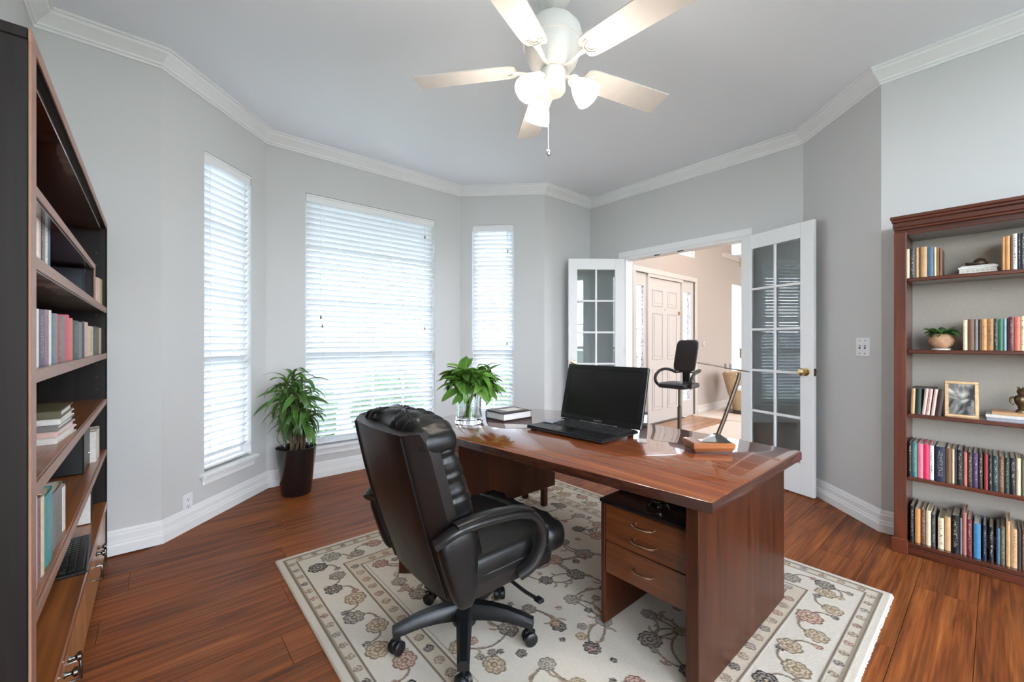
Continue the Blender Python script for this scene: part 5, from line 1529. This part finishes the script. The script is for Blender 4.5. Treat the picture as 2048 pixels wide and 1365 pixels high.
# shelf E: black binder and white books at the far end
p = ony(186, 890, YL - .03).x
bb = thing('binder', 'black ring binder standing at the far end of the left bookcase', 'binder', (p + .03, YL - .04, SHL['E']))
MB().box(-.02, .22, -.22, 0, 0, .225, .006).build('case', M['plastic'], bb)
MB().lathe([(.006, 0), (.010, 0), (.010, .003), (.006, .003)], 12, cap=False).build('finger_ring', M['chrome'], bb).matrix_local = Matrix.Translation((.02, 0, .06)) @ Matrix.Rotation(-PI / 2, 4, 'X')
row([(191.5, 194, 862, 'white', 0), (194.5, 198.5, 856, 'white', 0)], SHL['E'], YL, 1, 'lower shelf beside the black binder', CA, 'white books beside the black binder', dep=.16, inset=.02)
row([(66.5, 73, 985, 'white', 0), (73.4, 80, 995, 'mauve', 2), (80.4, 87.5, 992, 'cream', 0), (88, 105, 984, 'turquoise', 1), (106, 124, 975, 'grey', 2), (124.5, 130, 972, 'white', 0)], SHL['E'], YL, 1, 'lower shelf near the camera', CA, 'magazines on the lower shelf of the left bookcase', dep=.17, inset=.02)
flat_book((-1.53, YL - .12, .872), R(184), .20, .16, .028, srgb(*CN['brown']), 'brown mottled book lying on the upright magazines at left', group='stacked books in the left bookcase', pr=2)
# base cabinet top: keyboard and box file
kbd = thing('keyboard', 'black keyboard lying on the left base cabinet', 'keyboard', (-2.54, YL - .075, SHL['F']), R(3))
MB().box(-.21, .21, -.07, .07, 0, .016, .005).build('body', M['plastic'], kbd)
MB().box(-.208, .208, .066, .0695, .006, .013, .002).build('edge_strip', M['laptop_trim'], kbd)
me = MB().box(-.0105, .0105, -.0105, .0105, 0, .005, .002).mesh('key'); me.materials.append(M['keycap'])
for i in range(5):
    for j in range(16):
        inst('key', me, kbd, (-.19 + j * .0253, -.048 + i * .024, .016))
MB().box(.04, .20, -.052, -.046, .0165, .018).build('label_strip', M['white_paper'], kbd)
bf = thing('box_file', 'black box file with loose white papers at the far end of the cabinet', 'box file', (-3.07, YL - .04, SHL['F']), R(4))
MB().box(-.13, .10, -.20, 0, 0, .155, .004).build('case', M['plastic'], bf)
MB().box(.101, .112, -.19, -.004, .004, .15, .001).build('papers', M['white_paper'], bf)
MB().box(-.13, .114, -.20, 0, .156, .162, .002).build('lid', M['plastic'], bf)

# ------------------------------------------------------------------ task chair standing in the foyer
tp = Vector((-2.585, 4.99, 0))
tc_ = thing('task_chair', 'small black task chair standing beyond the open doorway', 'chair', (tp.x, tp.y, 0), R(-180))
def bk(x, y, z):
    return (x, y - .06 * ((z - 1.06) / .2) - .25 * x * x * -1, z)
MB().sell((0, -.17, 1.08), (.145, .022, .20), .35, .5, 32, 20, bk).build('backrest', M['leather_brown'], tc_, True)
MB().tube(catmull([(-.12, -.16, .86), (0, -.175, .875), (.12, -.16, .86)], 5), .012, 10).build('lumbar_bar', M['nickel'], tc_, True)
MB().box(-.05, .05, -.19, -.165, .70, .92, .01).build('spine', M['plastic'], tc_)
MB().sell((0, .02, .715), (.20, .20, .035), .4, .35, 32, 12, lambda x, y, z: (x, y, z - .10 * max(0, y - .1) ** 2 * 4)).build('seat', M['plastic'], tc_, True)
for sg in (-1, 1):
    MB().tube(catmull([(sg * .13, -.17, .86), (sg * .21, -.10, .90), (sg * .235, .04, .89), (sg * .235, .15, .83), (sg * .225, .17, .76), (sg * .20, .12, .705), (sg * .15, .0, .69)], 5), .019, 10).build('armrest', M['plastic'], tc_, True)
MB().lathe([(.05, .68), (.045, .66), (.018, .655), (.016, .45), (.025, .44), (.025, .06), (0, .06)], 16).build('column', M['nickel'], tc_, True)
for k in range(5):
    a = k * 2 * PI / 5 + .3
    br = MB().tube([(.02 * math.cos(a), .02 * math.sin(a), .085), (.24 * math.cos(a), .24 * math.sin(a), .055)], [.018, .012], 8).build('base_arm', M['plastic'], tc_, True)
    MB().sell((.24 * math.cos(a), .24 * math.sin(a), .026), (.022, .022, .026), .8, .8, 12, 8).build('caster', M['plastic'], br, True)
# tan chair glimpsed beside the right door
q = onz(1466, 826, 0.01)
ar_ = thing('wicker_chair', 'tan wicker chair partly hidden behind the right glazed door', 'chair', (q.x + .1, q.y + .2, .010), YAW)
M['wicker'] = paint('wicker', (.42, .29, .16, 1), .6, .3, 70, .5)
MB().lathe([(0, 0), (.30, 0), (.31, .02), (.22, .04), (0, .05)], 28).build('foot_ring', M['dark_metal'], ar_, True)
MB().lathe([(.17, .045), (.20, .20), (.26, .36), (.27, .40), (.22, .40), (0, .39)], 28, cap=False).build('seat_shell', M['wicker'], ar_, True)
rows = []
for i in range(8):
    z = .40 + .04 * i
    rows.append([((.27 + .01 * i) * math.cos(a), (.27 + .01 * i) * math.sin(a), z * (1 if True else 1)) for a in [R(-40 + 260 * j / 24) for j in range(25)]])
rows += [[(x * .93, y * .93, z) for x, y, z in r] for r in rows[::-1]]
MB().grid(rows).build('back_shell', M['wicker'], ar_, True)
MB().tube([(.30 * math.cos(R(-40 + 260 * j / 24)) , .30 * math.sin(R(-40 + 260 * j / 24)), .69) for j in range(25)], .02, 8).build('back_rim', M['wicker'], ar_, True)
MB().sell((0, 0, .42), (.22, .22, .045), .5, 1, 28, 10).build('cushion', M['white_paper'], ar_, True)
